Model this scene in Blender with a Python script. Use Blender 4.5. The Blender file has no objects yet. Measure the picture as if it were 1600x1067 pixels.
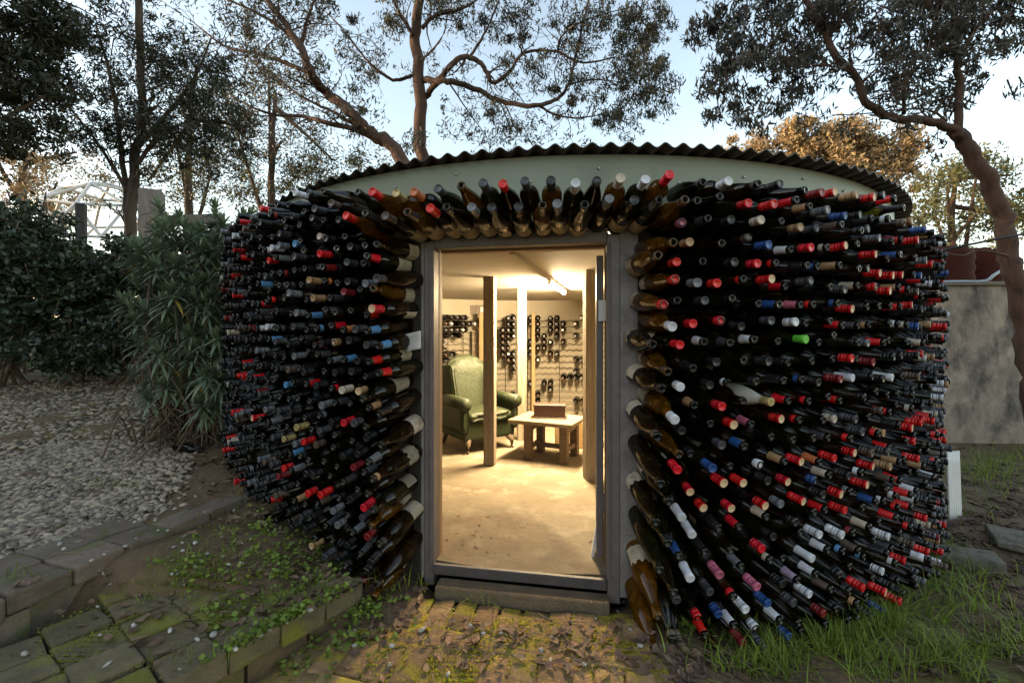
import bpy, bmesh, math, random
import numpy as np
from mathutils import Vector, Matrix, Quaternion

random.seed(7); rng = np.random.default_rng(7)
S = bpy.context.scene
COL = S.collection
R_ = math.radians

# ------------------------------------------------------------------ camera
F = 711.0                                   # focal length in pixels of the 1600 px wide photograph
HOR = 525.0                                 # row of the horizon in it
EYE = 1.35                                  # camera height over the door sill (z = 0)
cam_d = bpy.data.cameras.new('camera'); cam = bpy.data.objects.new('camera', cam_d); COL.objects.link(cam)
cam_d.sensor_width = 36.0; cam_d.lens = 36.0*F/1600.0
cam_d.shift_y = -(533.5-HOR)/1600.0
cam_d.clip_start = 0.05; cam_d.clip_end = 2000
cam.location = (0, 0, EYE); cam.rotation_euler = (R_(90), 0, 0)
S.camera = cam

# ------------------------------------------------------------------ sky, sun, exposure
SUN_EL, SUN_AZ = 11.0, 264.0                # degrees; azimuth clockwise from +Y: low, off to the left
w = bpy.data.worlds.new('World'); S.world = w; w.use_nodes = True
nt = w.node_tree; nt.nodes.clear()
sky = nt.nodes.new('ShaderNodeTexSky'); sky.sky_type = 'NISHITA'; sky.sun_disc = False
sky.sun_elevation = R_(SUN_EL); sky.sun_rotation = R_(SUN_AZ)
sky.air_density = 1.2; sky.dust_density = 1.0; sky.ozone_density = 0.5
bg = nt.nodes.new('ShaderNodeBackground'); bg.inputs[1].default_value = 0.15
wo = nt.nodes.new('ShaderNodeOutputWorld')
sky_sat = nt.nodes.new('ShaderNodeHueSaturation'); sky_sat.inputs['Saturation'].default_value = .78      # colour grade, saturation turned down: the whole sky a paler blue
nt.links.new(sky.outputs[0], sky_sat.inputs['Color']); nt.links.new(sky_sat.outputs[0], bg.inputs[0]); nt.links.new(bg.outputs[0], wo.inputs[0])
sd = bpy.data.lights.new('sun', 'SUN'); sd.energy = 2.0; sd.angle = R_(0.6); sd.color = (1.0, 0.72, 0.42)
so = bpy.data.objects.new('sun', sd); COL.objects.link(so)
sdir = Vector((math.sin(R_(SUN_AZ))*math.cos(R_(SUN_EL)), math.cos(R_(SUN_AZ))*math.cos(R_(SUN_EL)), math.sin(R_(SUN_EL))))
so.rotation_euler = (-sdir).to_track_quat('-Z', 'Y').to_euler()
S.view_settings.view_transform = 'Standard'; S.view_settings.look = 'None'
S.view_settings.gamma = 1.0; S.view_settings.use_curve_mapping = False
S.view_settings.exposure = 1.75
S.cycles.use_denoising = True
S.cycles.max_bounces = 8; S.cycles.diffuse_bounces = 4; S.cycles.glossy_bounces = 4
S.cycles.transmission_bounces = 4; S.cycles.transparent_max_bounces = 12
S.cycles.sample_clamp_indirect = 6.0; S.cycles.caustics_reflective = False; S.cycles.caustics_refractive = False

def P(px, py, d):                           # a point of the place, d metres in front of the camera
    return Vector(((px-800.0)/F*d, d, EYE+(HOR-py)/F*d))

# ------------------------------------------------------------------ helpers
def put(o, parent=None, label=None, cat=None, group=None, kind=None):
    COL.objects.link(o)
    if parent is not None: o.parent = parent
    if label: o['label'] = label
    if cat: o['category'] = cat
    if group: o['group'] = group
    if kind: o['kind'] = kind
    return o
def mesh(name, verts, faces, mats, smooth=False, idx=None):
    me = bpy.data.meshes.new(name)
    me.from_pydata([tuple(v) for v in verts], [], [tuple(f) for f in faces])
    for m in (mats if isinstance(mats, (list, tuple)) else [mats]): me.materials.append(m)
    if idx is not None: me.polygons.foreach_set('material_index', np.asarray(idx, dtype=np.int32))
    if smooth: me.polygons.foreach_set('use_smooth', np.ones(len(me.polygons), dtype=bool))
    me.update(); return me
def fast_mesh(name, V, Q, mats, smooth=False, idx=None):
    """V (n,3); Q (m,k) faces all of k corners"""
    V = np.asarray(V, dtype=np.float32); Q = np.asarray(Q, dtype=np.int32)
    me = bpy.data.meshes.new(name); k = Q.shape[1]
    me.vertices.add(len(V)); me.vertices.foreach_set('co', V.ravel())
    me.loops.add(Q.size); me.loops.foreach_set('vertex_index', Q.ravel())
    me.polygons.add(len(Q)); me.polygons.foreach_set('loop_start', np.arange(0, Q.size, k, dtype=np.int32))
    for m in (mats if isinstance(mats, (list, tuple)) else [mats]): me.materials.append(m)
    if idx is not None: me.polygons.foreach_set('material_index', np.asarray(idx, dtype=np.int32))
    me.polygons.foreach_set('use_smooth', np.full(len(Q), bool(smooth)))
    me.update(calc_edges=True); me.validate(); return me
def obj(name, me, parent=None, **kw):
    return put(bpy.data.objects.new(name, me), parent, **kw)
def empty(name, loc=(0, 0, 0), rotz=0, **kw):
    o = bpy.data.objects.new(name, None); o.location = loc; o.rotation_euler = (0, 0, rotz); o.empty_display_size = .1
    return put(o, **kw)
def box_mesh(name, dims, mat, bevel=0.0, seg=2, jitter=0.0, taper=None):
    bm = bmesh.new(); bmesh.ops.create_cube(bm, size=1.0)
    for v in bm.verts:
        v.co = Vector((v.co.x*dims[0], v.co.y*dims[1], v.co.z*dims[2]))
        if taper and v.co.z > 0: v.co.x *= taper; v.co.y *= taper
        if jitter: v.co += Vector((random.uniform(-1, 1), random.uniform(-1, 1), random.uniform(-1, 1)))*jitter
    if bevel: bmesh.ops.bevel(bm, geom=bm.edges[:], offset=bevel, segments=seg, affect='EDGES', profile=.6)
    me = bpy.data.meshes.new(name); bm.to_mesh(me); bm.free(); me.materials.append(mat)
    if bevel: me.polygons.foreach_set('use_smooth', np.ones(len(me.polygons), dtype=bool)) if seg > 2 else None
    return me
def box(name, c, dims, mat, parent=None, rz=0, rx=0, ry=0, bevel=0.0, seg=2, jitter=0.0, taper=None, **kw):
    o = obj(name, box_mesh(name, dims, mat, bevel, seg, jitter, taper), parent, **kw)
    o.location = c; o.rotation_euler = (rx, ry, rz); return o
def lathe(profile, seg):
    V, Fc = [], []
    for r, z in profile:
        for k in range(seg):
            a = 2*math.pi*k/seg; V.append((r*math.cos(a), r*math.sin(a), z))
    for i in range(len(profile)-1):
        for k in range(seg):
            a, b = i*seg+k, i*seg+(k+1) % seg
            Fc.append((a, b, b+seg, a+seg))
    return V, Fc
def cat_rom(pts, n=5):
    p = [Vector(q) for q in pts]; out = []
    for i in range(len(p)-1):
        p0 = p[max(i-1, 0)]; p1 = p[i]; p2 = p[i+1]; p3 = p[min(i+2, len(p)-1)]
        for k in range(n):
            t = k/n
            out.append(.5*((2*p1)+(p2-p0)*t+(2*p0-5*p1+4*p2-p3)*t*t+(3*p1-p0-3*p2+p3)*t**3))
    out.append(p[-1]); return out
class Geo:
    def __init__(s): s.V = []; s.F = []
    def tube(s, pts, radii, sides=6, cap=True):
        n = len(pts); base = len(s.V); up = Vector((.3, .2, .93)).normalized()
        for i, p in enumerate(pts):
            t = (pts[min(i+1, n-1)]-pts[max(i-1, 0)])
            if t.length < 1e-9: t = Vector((0, 0, 1))
            t.normalize(); a = t.cross(up)
            if a.length < .1: a = t.cross(Vector((1, 0, 0)))
            a.normalize(); b = t.cross(a); r = radii[i] if hasattr(radii, '__len__') else radii
            for k in range(sides):
                th = 2*math.pi*k/sides; s.V.append(p+(a*math.cos(th)+b*math.sin(th))*r)
        for i in range(n-1):
            for k in range(sides):
                q, u = base+i*sides+k, base+i*sides+(k+1) % sides
                s.F.append((q, u, u+sides, q+sides))
        if cap:
            s.F.append(tuple(base+k for k in range(sides))[::-1]); s.F.append(tuple(base+(n-1)*sides+k for k in range(sides)))
    def box(s, c, d, rz=0):
        b = len(s.V); ca, sa = math.cos(rz), math.sin(rz)
        for dz in (-.5, .5):
            for dx, dy in ((-.5, -.5), (.5, -.5), (.5, .5), (-.5, .5)):
                x, y = dx*d[0], dy*d[1]; s.V.append((c[0]+x*ca-y*sa, c[1]+x*sa+y*ca, c[2]+dz*d[2]))
        for f in ((3, 2, 1, 0), (4, 5, 6, 7), (0, 1, 5, 4), (1, 2, 6, 5), (2, 3, 7, 6), (3, 0, 4, 7)): s.F.append(tuple(b+q for q in f))
    def build(s, name, mat, parent=None, smooth=True, **kw):
        return obj(name, mesh(name, s.V, s.F, mat, smooth), parent, **kw)

# ------------------------------------------------------------------ materials
def srgb(r, g, b):
    f = lambda c: (c/255/12.92 if c/255 <= .04045 else ((c/255+.055)/1.055)**2.4)
    return (f(r), f(g), f(b))
def mk(name, c1, c2=None, scale=6.0, rough=.6, bump=0.0, bscale=None, metal=0.0, spec=.5, detail=6, island=0.0, objrand=0.0,
       c3=None, s3=2.0, lo3=.5, hi3=.62, coat=0.0, translucent=0.0, stretch=None, roughvar=0.0):
    m = bpy.data.materials.new(name); m.use_nodes = True; t = m.node_tree; N = t.nodes; L = t.links
    b = N['Principled BSDF']; b.inputs['Roughness'].default_value = rough; b.inputs['Metallic'].default_value = metal
    b.inputs['Specular IOR Level'].default_value = spec; b.inputs['Coat Weight'].default_value = coat
    tc = N.new('ShaderNodeTexCoord'); co = tc.outputs['Object']
    if stretch:
        mp = N.new('ShaderNodeMapping'); mp.inputs['Scale'].default_value = stretch; L.new(co, mp.inputs[0]); co = mp.outputs[0]
    if objrand or c2 is not None or c3 is not None:
        oi = N.new('ShaderNodeObjectInfo')
        ad = N.new('ShaderNodeVectorMath'); ad.operation = 'ADD'
        sc = N.new('ShaderNodeVectorMath'); sc.operation = 'SCALE'; sc.inputs[0].default_value = (37, 91, 53); L.new(oi.outputs['Random'], sc.inputs['Scale'])
        L.new(co, ad.inputs[0]); L.new(sc.outputs[0], ad.inputs[1]); co = ad.outputs[0]
    def noise(s, d=detail):
        n = N.new('ShaderNodeTexNoise'); n.inputs['Scale'].default_value = s; n.inputs['Detail'].default_value = d; n.inputs['Roughness'].default_value = .62
        L.new(co, n.inputs['Vector']); return n
    col = None
    if c2 is not None:
        n = noise(scale); r = N.new('ShaderNodeValToRGB'); r.color_ramp.elements[0].position = .33; r.color_ramp.elements[1].position = .67
        r.color_ramp.elements[0].color = (*c1, 1); r.color_ramp.elements[1].color = (*c2, 1); L.new(n.outputs[0], r.inputs[0]); col = r.outputs[0]
    else:
        rgb = N.new('ShaderNodeRGB'); rgb.outputs[0].default_value = (*c1, 1); col = rgb.outputs[0]
    if c3 is not None:
        n = noise(s3, 8); r = N.new('ShaderNodeValToRGB'); r.color_ramp.elements[0].position = lo3; r.color_ramp.elements[1].position = hi3
        L.new(n.outputs[0], r.inputs[0]); mx = N.new('ShaderNodeMix'); mx.data_type = 'RGBA'
        L.new(r.outputs[0], mx.inputs[0]); L.new(col, mx.inputs[6]); mx.inputs[7].default_value = (*c3, 1); col = mx.outputs[2]
    if island or objrand:
        h = N.new('ShaderNodeHueSaturation'); rnd = None
        if island:
            g = N.new('ShaderNodeNewGeometry'); rnd = g.outputs['Random Per Island']; amt = island
        else: rnd = oi.outputs['Random']; amt = objrand
        mr = N.new('ShaderNodeMapRange'); mr.inputs[3].default_value = 1-amt; mr.inputs[4].default_value = 1+amt; L.new(rnd, mr.inputs[0])
        L.new(mr.outputs[0], h.inputs['Value'])
        mh = N.new('ShaderNodeMath'); mh.operation = 'MULTIPLY'; mh.inputs[1].default_value = 7.31; L.new(rnd, mh.inputs[0])
        mf = N.new('ShaderNodeMath'); mf.operation = 'FRACT'; L.new(mh.outputs[0], mf.inputs[0])
        mr2 = N.new('ShaderNodeMapRange'); mr2.inputs[3].default_value = .5-.03*amt; mr2.inputs[4].default_value = .5+.03*amt; L.new(mf.outputs[0], mr2.inputs[0])
        L.new(mr2.outputs[0], h.inputs['Hue']); L.new(col, h.inputs['Color']); col = h.outputs[0]
    L.new(col, b.inputs['Base Color'])
    if roughvar:
        n = noise(scale*1.7, 4); mr = N.new('ShaderNodeMapRange'); mr.inputs[1].default_value = .3; mr.inputs[2].default_value = .7
        mr.inputs[3].default_value = max(0, rough-roughvar); mr.inputs[4].default_value = min(1, rough+roughvar)
        L.new(n.outputs[0], mr.inputs[0]); L.new(mr.outputs[0], b.inputs['Roughness'])
    if bump:
        n = noise(bscale or scale*3, 8); bp = N.new('ShaderNodeBump'); bp.inputs['Strength'].default_value = bump; bp.inputs['Distance'].default_value = .02
        L.new(n.outputs[0], bp.inputs['Height']); L.new(bp.outputs[0], b.inputs['Normal'])
    if translucent:
        tr = N.new('ShaderNodeBsdfTranslucent'); L.new(col, tr.inputs[0]); ms = N.new('ShaderNodeMixShader'); ms.inputs[0].default_value = translucent
        out = N['Material Output']; L.new(b.outputs[0], ms.inputs[1]); L.new(tr.outputs[0], ms.inputs[2]); L.new(ms.outputs[0], out.inputs[0])
    return m
def glass(name, tint, film=(.07, .06, .045), f0=.02, f1=.3, rough=.04):
    """thin-walled bottle glass: clear coat reflection over tinted transparency"""
    m = bpy.data.materials.new(name); m.use_nodes = True; t = m.node_tree; N = t.nodes; L = t.links; N.clear()
    out = N.new('ShaderNodeOutputMaterial'); tr = N.new('ShaderNodeBsdfTransparent')
    oi = N.new('ShaderNodeObjectInfo'); h = N.new('ShaderNodeHueSaturation'); h.inputs['Color'].default_value = (*tint, 1)
    mr = N.new('ShaderNodeMapRange'); mr.inputs[3].default_value = .6; mr.inputs[4].default_value = 1.35; L.new(oi.outputs['Random'], mr.inputs[0]); L.new(mr.outputs[0], h.inputs['Value'])
    L.new(h.outputs[0], tr.inputs[0])
    gl = N.new('ShaderNodeBsdfGlossy')
    tc = N.new('ShaderNodeTexCoord'); n = N.new('ShaderNodeTexNoise'); n.inputs['Scale'].default_value = 30; n.inputs['Detail'].default_value = 5; L.new(tc.outputs['Object'], n.inputs['Vector'])
    m2 = N.new('ShaderNodeMapRange'); m2.inputs[1].default_value = .45; m2.inputs[2].default_value = .75; m2.inputs[3].default_value = rough; m2.inputs[4].default_value = rough+.3; L.new(n.outputs[0], m2.inputs[0]); L.new(m2.outputs[0], gl.inputs['Roughness'])
    df = N.new('ShaderNodeBsdfDiffuse'); df.inputs[0].default_value = (*film, 1)      # film of dust; on amber glass it carries the doorway glow as colour
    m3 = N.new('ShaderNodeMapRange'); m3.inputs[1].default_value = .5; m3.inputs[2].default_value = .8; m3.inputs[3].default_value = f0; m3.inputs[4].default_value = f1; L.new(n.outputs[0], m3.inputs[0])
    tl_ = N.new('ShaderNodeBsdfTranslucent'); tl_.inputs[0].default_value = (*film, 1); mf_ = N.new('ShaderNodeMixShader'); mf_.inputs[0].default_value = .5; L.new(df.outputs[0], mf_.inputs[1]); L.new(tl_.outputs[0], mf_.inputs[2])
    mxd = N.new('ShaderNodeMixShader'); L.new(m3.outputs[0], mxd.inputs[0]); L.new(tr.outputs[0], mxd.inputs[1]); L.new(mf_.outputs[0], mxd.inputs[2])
    fr = N.new('ShaderNodeFresnel'); fr.inputs[0].default_value = 1.52
    mx = N.new('ShaderNodeMixShader'); L.new(fr.outputs[0], mx.inputs[0]); L.new(mxd.outputs[0], mx.inputs[1]); L.new(gl.outputs[0], mx.inputs[2])
    L.new(mx.outputs[0], out.inputs[0]); return m

M = {}
M['glass_dark'] = glass('dark_green_glass', (.040, .055, .016), (.085, .07, .045), .04, .35)
M['glass_brown'] = glass('brown_glass', (.22, .12, .035), (.12, .07, .02), .10, .35)
M['glass_olive'] = glass('olive_glass', (.26, .26, .06), (.09, .085, .02), .10, .35)
M['glass_amber_glow'] = glass('amber_glow_glass', (.66, .38, .06), (.60, .25, .015), .16, .45, .02)  # saturated film paints the doorway lamp's glow into the amber glass
M['glass_speckle'] = mk('speckled_white_ceramic', (.62, .58, .50), (.5, .46, .40), 40, .5, c3=(.25, .23, .2), s3=60, lo3=.64, hi3=.66)
M['mouth'] = mk('bottle_mouth_dark', (.006, .006, .005), rough=.3)
def capm(name, c, rough=.38, metal=0.0): return mk(name, c, tuple(x*.72 for x in c), 60, rough, metal=metal, objrand=.12, roughvar=.12, spec=.5)
CAPS = {
 'black': ('black', capm('black_foil', (.012, .012, .013))), 'charcoal': ('charcoal', capm('charcoal_foil', (.055, .055, .062), .35)),
 'grey': ('grey', capm('grey_foil', (.16, .165, .18), .32)), 'red': ('red', capm('red_foil', (.70, .010, .014), .32)),
 'crimson': ('dark red', capm('crimson_foil', (.22, .012, .018), .36)), 'white': ('white', capm('white_foil', (.66, .66, .70), .4)),
 'cream': ('cream', capm('cream_foil', (.55, .46, .36), .45)), 'tan': ('tan', capm('tan_foil', (.42, .25, .12), .4)),
 'gold': ('gold', capm('gold_foil', (.52, .40, .16), .33, .4)), 'orange': ('orange', capm('orange_foil', (.55, .16, .05), .4)),
 'blue': ('blue', capm('blue_foil', (.02, .075, .26), .36)), 'sky': ('light blue', capm('light_blue_foil', (.10, .28, .52), .4)),
 'green': ('bright green', capm('green_foil', (.12, .50, .04), .4)), 'pink': ('pink', capm('pink_foil', (.50, .12, .19), .42)),
 'mauve': ('mauve', capm('mauve_foil', (.36, .25, .36), .42)), 'bronze': ('bronze', capm('bronze_foil', (.11, .075, .055), .38)),
}
M['lit_top'] = mk('cap_end_lit', (.62, .42, .24), rough=.5)  # light on the cap end, painted as a paler peach colour
M['paper'] = mk('label_paper', (.54, .46, .35), (.36, .29, .20), 25, .8, objrand=.35, c3=(.20, .15, .09), s3=18, lo3=.55, hi3=.68)
def printed(m):
    t = m.node_tree; N = t.nodes; L = t.links; b = N['Principled BSDF']; src = b.inputs['Base Color'].links[0].from_socket
    tc = N.new('ShaderNodeTexCoord'); sp = N.new('ShaderNodeSeparateXYZ'); L.new(tc.outputs['Object'], sp.inputs[0])
    def mth(op, a, c):
        q = N.new('ShaderNodeMath'); q.operation = op
        for i, v in enumerate((a, c)):
            if isinstance(v, (int, float)): q.inputs[i].default_value = v
            else: L.new(v, q.inputs[i])
        return q.outputs[0]
    line = mth('GREATER_THAN', mth('FRACT', mth('MULTIPLY', sp.outputs[2], 95), 0), .58)
    oi = N.new('ShaderNodeObjectInfo'); cb = N.new('ShaderNodeCombineXYZ'); L.new(mth('ADD', mth('MULTIPLY', sp.outputs[1], 260), mth('MULTIPLY', oi.outputs['Random'], 50)), cb.inputs[0]); L.new(mth('FLOOR', mth('MULTIPLY', sp.outputs[2], 95), 0), cb.inputs[1])
    n = N.new('ShaderNodeTexNoise'); n.inputs['Scale'].default_value = 1.0; n.inputs['Detail'].default_value = 2; L.new(cb.outputs[0], n.inputs['Vector'])
    ink = mth('MULTIPLY', mth('MULTIPLY', line, mth('GREATER_THAN', n.outputs[0], .5)), mth('LESS_THAN', mth('ABSOLUTE', sp.outputs[1], 0), .022))
    mx = N.new('ShaderNodeMix'); mx.data_type = 'RGBA'; L.new(mth('MULTIPLY', ink, .75), mx.inputs[0]); L.new(src, mx.inputs[6]); mx.inputs[7].default_value = (.06, .045, .04, 1)
    L.new(mx.outputs[2], b.inputs['Base Color'])
printed(M['paper'])
M['paper_blue'] = mk('label_paper_blue', (.25, .40, .55), (.5, .55, .6), 12, .8)
M['print'] = mk('label_print', (.05, .045, .04), rough=.8)
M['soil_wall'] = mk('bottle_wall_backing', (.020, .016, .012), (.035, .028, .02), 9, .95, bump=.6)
M['render'] = mk('grey_cement_render', (.27, .245, .24), (.17, .15, .145), 9, .9, bump=.5, bscale=40)
M['frame'] = mk('grey_frame_paint', (.160, .132, .128), (.12, .098, .094), 14, .5, bump=.12, bscale=60, c3=(.12, .10, .09), s3=5, lo3=.62, hi3=.75)
M['sill'] = mk('dark_sill_steel', (.085, .07, .07), (.055, .046, .045), 14, .6, bump=.2, bscale=50)
M['stop'] = mk('timber_stop', (.32, .19, .10), (.24, .14, .075), 12, .6, stretch=(1, 1, .15), bump=.15)
M['fascia'] = mk('sage_steel', (.225, .25, .185), (.195, .215, .155), 3, .45, bump=.05, bscale=20, c3=(.15, .155, .115), s3=2.2, lo3=.55, hi3=.8)
M['roof'] = mk('weathered_corrugated_steel', (.085, .068, .055), (.05, .042, .036), 5, .6, metal=.15, bump=.1, c3=(.15, .115, .085), s3=3)
M['ceiling'] = mk('ceiling_board', (0.358, 0.333, 0.282), (0.320, 0.288, 0.237), 1.5, .8, bump=.05, bscale=12)
M['inner'] = mk('inner_wall_plaster', (0.358, 0.326, 0.256), (0.320, 0.282, 0.218), 2.5, .85, bump=.1, bscale=18)
M['post'] = mk('rough_pine_post', (.27, .215, .15), (.19, .145, .095), 9, .85, stretch=(3, 3, .25), bump=.5, bscale=30, c3=(.30, .255, .19), s3=6, objrand=.08)
M['pine'] = mk('pale_pine', (0.371, 0.256, 0.128), (0.307, 0.198, 0.090), 10, .7, stretch=(3, 3, .3), bump=.1)
M['oldwood'] = mk('old_dark_wood', (0.128, 0.083, 0.048), (0.077, 0.048, 0.029), 10, .7, stretch=(.4, 3, 3), bump=.25)
M['tabletop'] = mk('worn_table_top', (0.215, 0.164, 0.102), (0.158, 0.113, 0.066), 7, .7, stretch=(.5, 4, 4), bump=.2)
M['boxwood'] = mk('red_brown_box', (0.058, 0.023, 0.012), (0.042, 0.016, 0.009), 6, .42, stretch=(.5, 3, 3), bump=.05)
M['crate'] = mk('pine_crate', (0.397, 0.275, 0.128), (0.352, 0.230, 0.102), 6, .7, stretch=(.5, 3, 3))
M['leather'] = mk('green_leather', (.017, .024, .009), (.024, .032, .012), 5, .6, spec=.3, bump=.35, bscale=22, c3=(.028, .034, .015), s3=4, lo3=.5, hi3=.8, roughvar=.1)
M['wire'] = mk('rack_wire', (.06, .045, .03), rough=.5, metal=.6)
M['white'] = mk('white_paint', (.75, .74, .72), (.68, .67, .65), 8, .5)
M['steel'] = mk('zinc_plate', (.55, .55, .56), (.42, .42, .44), 20, .4, metal=.5)
M['concrete'] = mk('old_concrete', (.42, .34, .275), (.20, .165, .135), 3.0, .92, bump=.6, bscale=14, c3=(.06, .055, .052), s3=1.6, lo3=.47, hi3=.66, stretch=(1.6, 1.6, 1.0))
M['step'] = mk('worn_step', (.17, .12, .072), (.10, .07, .043), 8, .9, bump=.7, bscale=40)
M['slab'] = mk('grey_stone', (.19, .165, .135), (.105, .092, .075), 9, .95, bump=1.0, bscale=22, c3=(.07, .065, .04), s3=6, lo3=.5, hi3=.65)
M['tank'] = mk('rust_red_tank', (.060, .014, .009), (.038, .010, .007), 5, .9, spec=.15)
M['pipe_black'] = mk('black_pipe', (.012, .013, .016), rough=.35)
M['pipe_grey'] = mk('grey_pipe', (.22, .25, .29), rough=.45)
M['timber'] = mk('weathered_timber', (.24, .20, .17), (.15, .125, .105), 8, .9, stretch=(4, 4, .5), bump=.4)
M['timber_dark'] = mk('dark_timber', (.075, .065, .062), (.045, .04, .04), 8, .9, stretch=(4, 4, .5), bump=.4)
M['capping'] = mk('capping_timber', (.26, .22, .17), (.16, .13, .10), 8, .9, stretch=(.5, 4, 4), bump=.4)
M['soil'] = mk('garden_soil', (.145, .09, .046), (.08, .05, .027), 7, .95, bump=.8, bscale=25, c3=(.115, .115, .02), s3=1.3, lo3=.52, hi3=.68)
M['path_soil'] = mk('mossy_path_dirt', (.27, .17, .075), (.14, .088, .042), 11, .95, bump=1.0, bscale=30, c3=(.30, .24, .02), s3=3.4, lo3=.44, hi3=.56)
M['paver'] = mk('old_brown_paver', (.19, .142, .105), (.12, .09, .066), 9, .92, bump=.6, bscale=45, objrand=.2, c3=(.09, .105, .022), s3=6, lo3=.52, hi3=.66)
M['moss_paver'] = mk('mossy_paver', (.165, .128, .07), (.10, .077, .042), 9, .95, bump=.9, bscale=40, objrand=.22, c3=(.18, .165, .02), s3=3.5, lo3=.48, hi3=.64)
M['brick'] = mk('mossy_path_brick', (.32, .20, .09), (.18, .108, .052), 14, .95, bump=1.0, bscale=35, objrand=.25, c3=(.30, .24, .02), s3=5, lo3=.50, hi3=.60)
M['pebble'] = mk('white_pebble', (.29, .235, .175), (.19, .152, .112), 8, .8, island=.7)
M['pebble_white'] = mk('chalky_pebble', (.46, .43, .39), (.33, .30, .27), 40, .8, island=.4, bump=.2)
M['litter'] = mk('dry_leaf', (.21, .13, .08), (.13, .08, .05), 20, .8, island=.5, translucent=.15)
M['bark'] = mk('bark_mulch', (.13, .075, .05), (.08, .05, .035), 20, .9, island=.45)
M['twig'] = mk('dry_twig', (.20, .14, .09), rough=.9, island=.3)
M['grass'] = mk('lawn_grass', (.18, .24, .03), rough=.55, island=.5, translucent=.35)
M['grass_lime'] = mk('lime_grass', (.24, .27, .022), rough=.55, island=.4, translucent=.35)
M['moss'] = mk('moss', (.34, .30, .012), rough=.9, island=.4, translucent=.2)  # lamplit copy: yellow of the doorway light put into the moss colour
M['weed'] = mk('weed_leaf', (.16, .22, .03), rough=.6, island=.45, translucent=.3)
M['trunk_red'] = mk('reddish_bark', (.105, .052, .032), (.045, .026, .018), 5, .9, stretch=(3, 3, .6), bump=.7, bscale=18)
M['trunk'] = mk('brown_bark', (.10, .065, .045), (.06, .04, .03), 5, .9, stretch=(3, 3, .6), bump=.7, bscale=18)
M['leaf_gum'] = mk('gum_leaf', (.052, .052, .030), rough=.55, island=.5, translucent=.3)
M['leaf_gum_grey'] = mk('grey_gum_leaf', (.062, .060, .046), rough=.55, island=.45, translucent=.3)
M['leaf_dark'] = mk('dark_tree_leaf', (.034, .036, .016), rough=.55, island=.5, translucent=.3)
M['leaf_olive'] = mk('olive_tree_leaf', (.085, .082, .032), rough=.5, island=.5, translucent=.3)
M['leaf_sun_gold'] = mk('sun_gold_leaf', (.32, .225, .115), rough=.6, island=.4, translucent=.25)  # gold of the low sun put into the leaf colour
M['leaf_yellow'] = mk('yellow_green_leaf', (.13, .125, .045), rough=.6, island=.4, translucent=.3)
M['leaf_hedge'] = mk('hedge_leaf', (.030, .042, .020), rough=.4, island=.6)
M['leaf_rosette'] = mk('rosette_leaf', (.15, .195, .115), rough=.5, island=.4, translucent=.15)
M['leaf_yellowed'] = mk('yellowed_leaf', (.30, .22, .03), rough=.5)
M['stem'] = mk('shrub_stem', (.14, .095, .06), (.09, .06, .04), 20, .9)

# ------------------------------------------------------------------ building geometry
O = Vector((.57, 5.81, 0)); RW = 3.29
def pol(th, r, z=0.0):                       # th in degrees from the camera-facing direction, clockwise seen from above is +x
    a = R_(th); return Vector((O.x+r*math.sin(a), O.y-r*math.cos(a), z))
DL, DR = Vector((-.466, 2.709, 0)), Vector((.527, 2.53, 0))     # inner edges of the door opening
DT = (DR-DL).normalized(); DN = Vector((DT.y, -DT.x, 0))        # along the door; outward normal
DM = (DL+DR)/2; DW = (DR-DL).length; DH = 1.872; DROT = math.atan2(DT.y, DT.x)
def dp(u, v, z): return DM+DT*u+DN*v+Vector((0, 0, z))          # door coordinates: along, outward, up
TH_L, TH_R = -19.9, 1.3                                          # angles where the round wall meets the door surround

def smooth(a, b, x): t = min(1, max(0, (x-a)/(b-a))); return t*t*(3-2*t)
def edge1(y): return -1.95+(y-2.95)*.33                           # upper terrace edge x at y
def ground_z(x, y):
    dx, dy = x-O.x, y-O.y; rr = math.hypot(dx, dy)
    left = .17+.17*min(3.3, max(0, y-3.0))
    right = -.275+.01*min(5, max(0, y-3.0))
    front = -.175
    z = front+(right-front)*smooth(.70, 1.35, x)
    if y > 7: z = z+(right-z)*smooth(7, 9, y)
    bed = -.11+.27*smooth(.55, 1.75, -x)
    if x < -.5: z = z+(bed-z)*smooth(2.12, 2.45, y)
    e = edge1(min(y, 3.4)); z = z+(left-z)*smooth(0, .10, (e-.16)-x)
    if y > 3.0 and x < -1.2: z = z+(left-z)*smooth(3.0, 3.4, y)*smooth(1.2, 1.9, -x)
    if rr < 3.2: z = -.40
    z += .55*smooth(6.5, 14, y)*(1 if x < 2 else .5)
    if x < -9: z += 12.5*smooth(9, 24, -x)*(1-smooth(5, 13, y))*smooth(-60, -30, y)   # unseen hill added at left to keep the low sun off the yard
    return z
def axis(a, b, fine, c0, c1, n):
    """coordinates: fine between a and b, growing outwards to c0 and c1"""
    mid = list(np.arange(a, b+1e-6, fine)); lo = [a-(a-c0)*((k/n)**2.6) for k in range(n, 0, -1)]; hi = [b+(c1-b)*((k/n)**2.6) for k in range(1, n+1)]
    return lo+mid+hi
gx = axis(-5.5, 4.8, .08, -160, 160, 22); gy = axis(1.2, 7.0, .08, -120, 260, 26)
gv = []; nn = len(gx)
for y in gy:
    for x in gx:
        gv.append((x, y, ground_z(x, y)+(.012*math.sin(x*9.1+y*3)+.010*math.sin(x*4.3-y*11) if abs(x) < 6 and y < 8 else 0)))
gf = [(j*nn+i, j*nn+i+1, (j+1)*nn+i+1, (j+1)*nn+i) for j in range(len(gy)-1) for i in range(nn-1)]
obj('ground', fast_mesh('ground', gv, gf, M['soil'], True), kind='structure', label='bare brown garden soil with patches of green')

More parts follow.
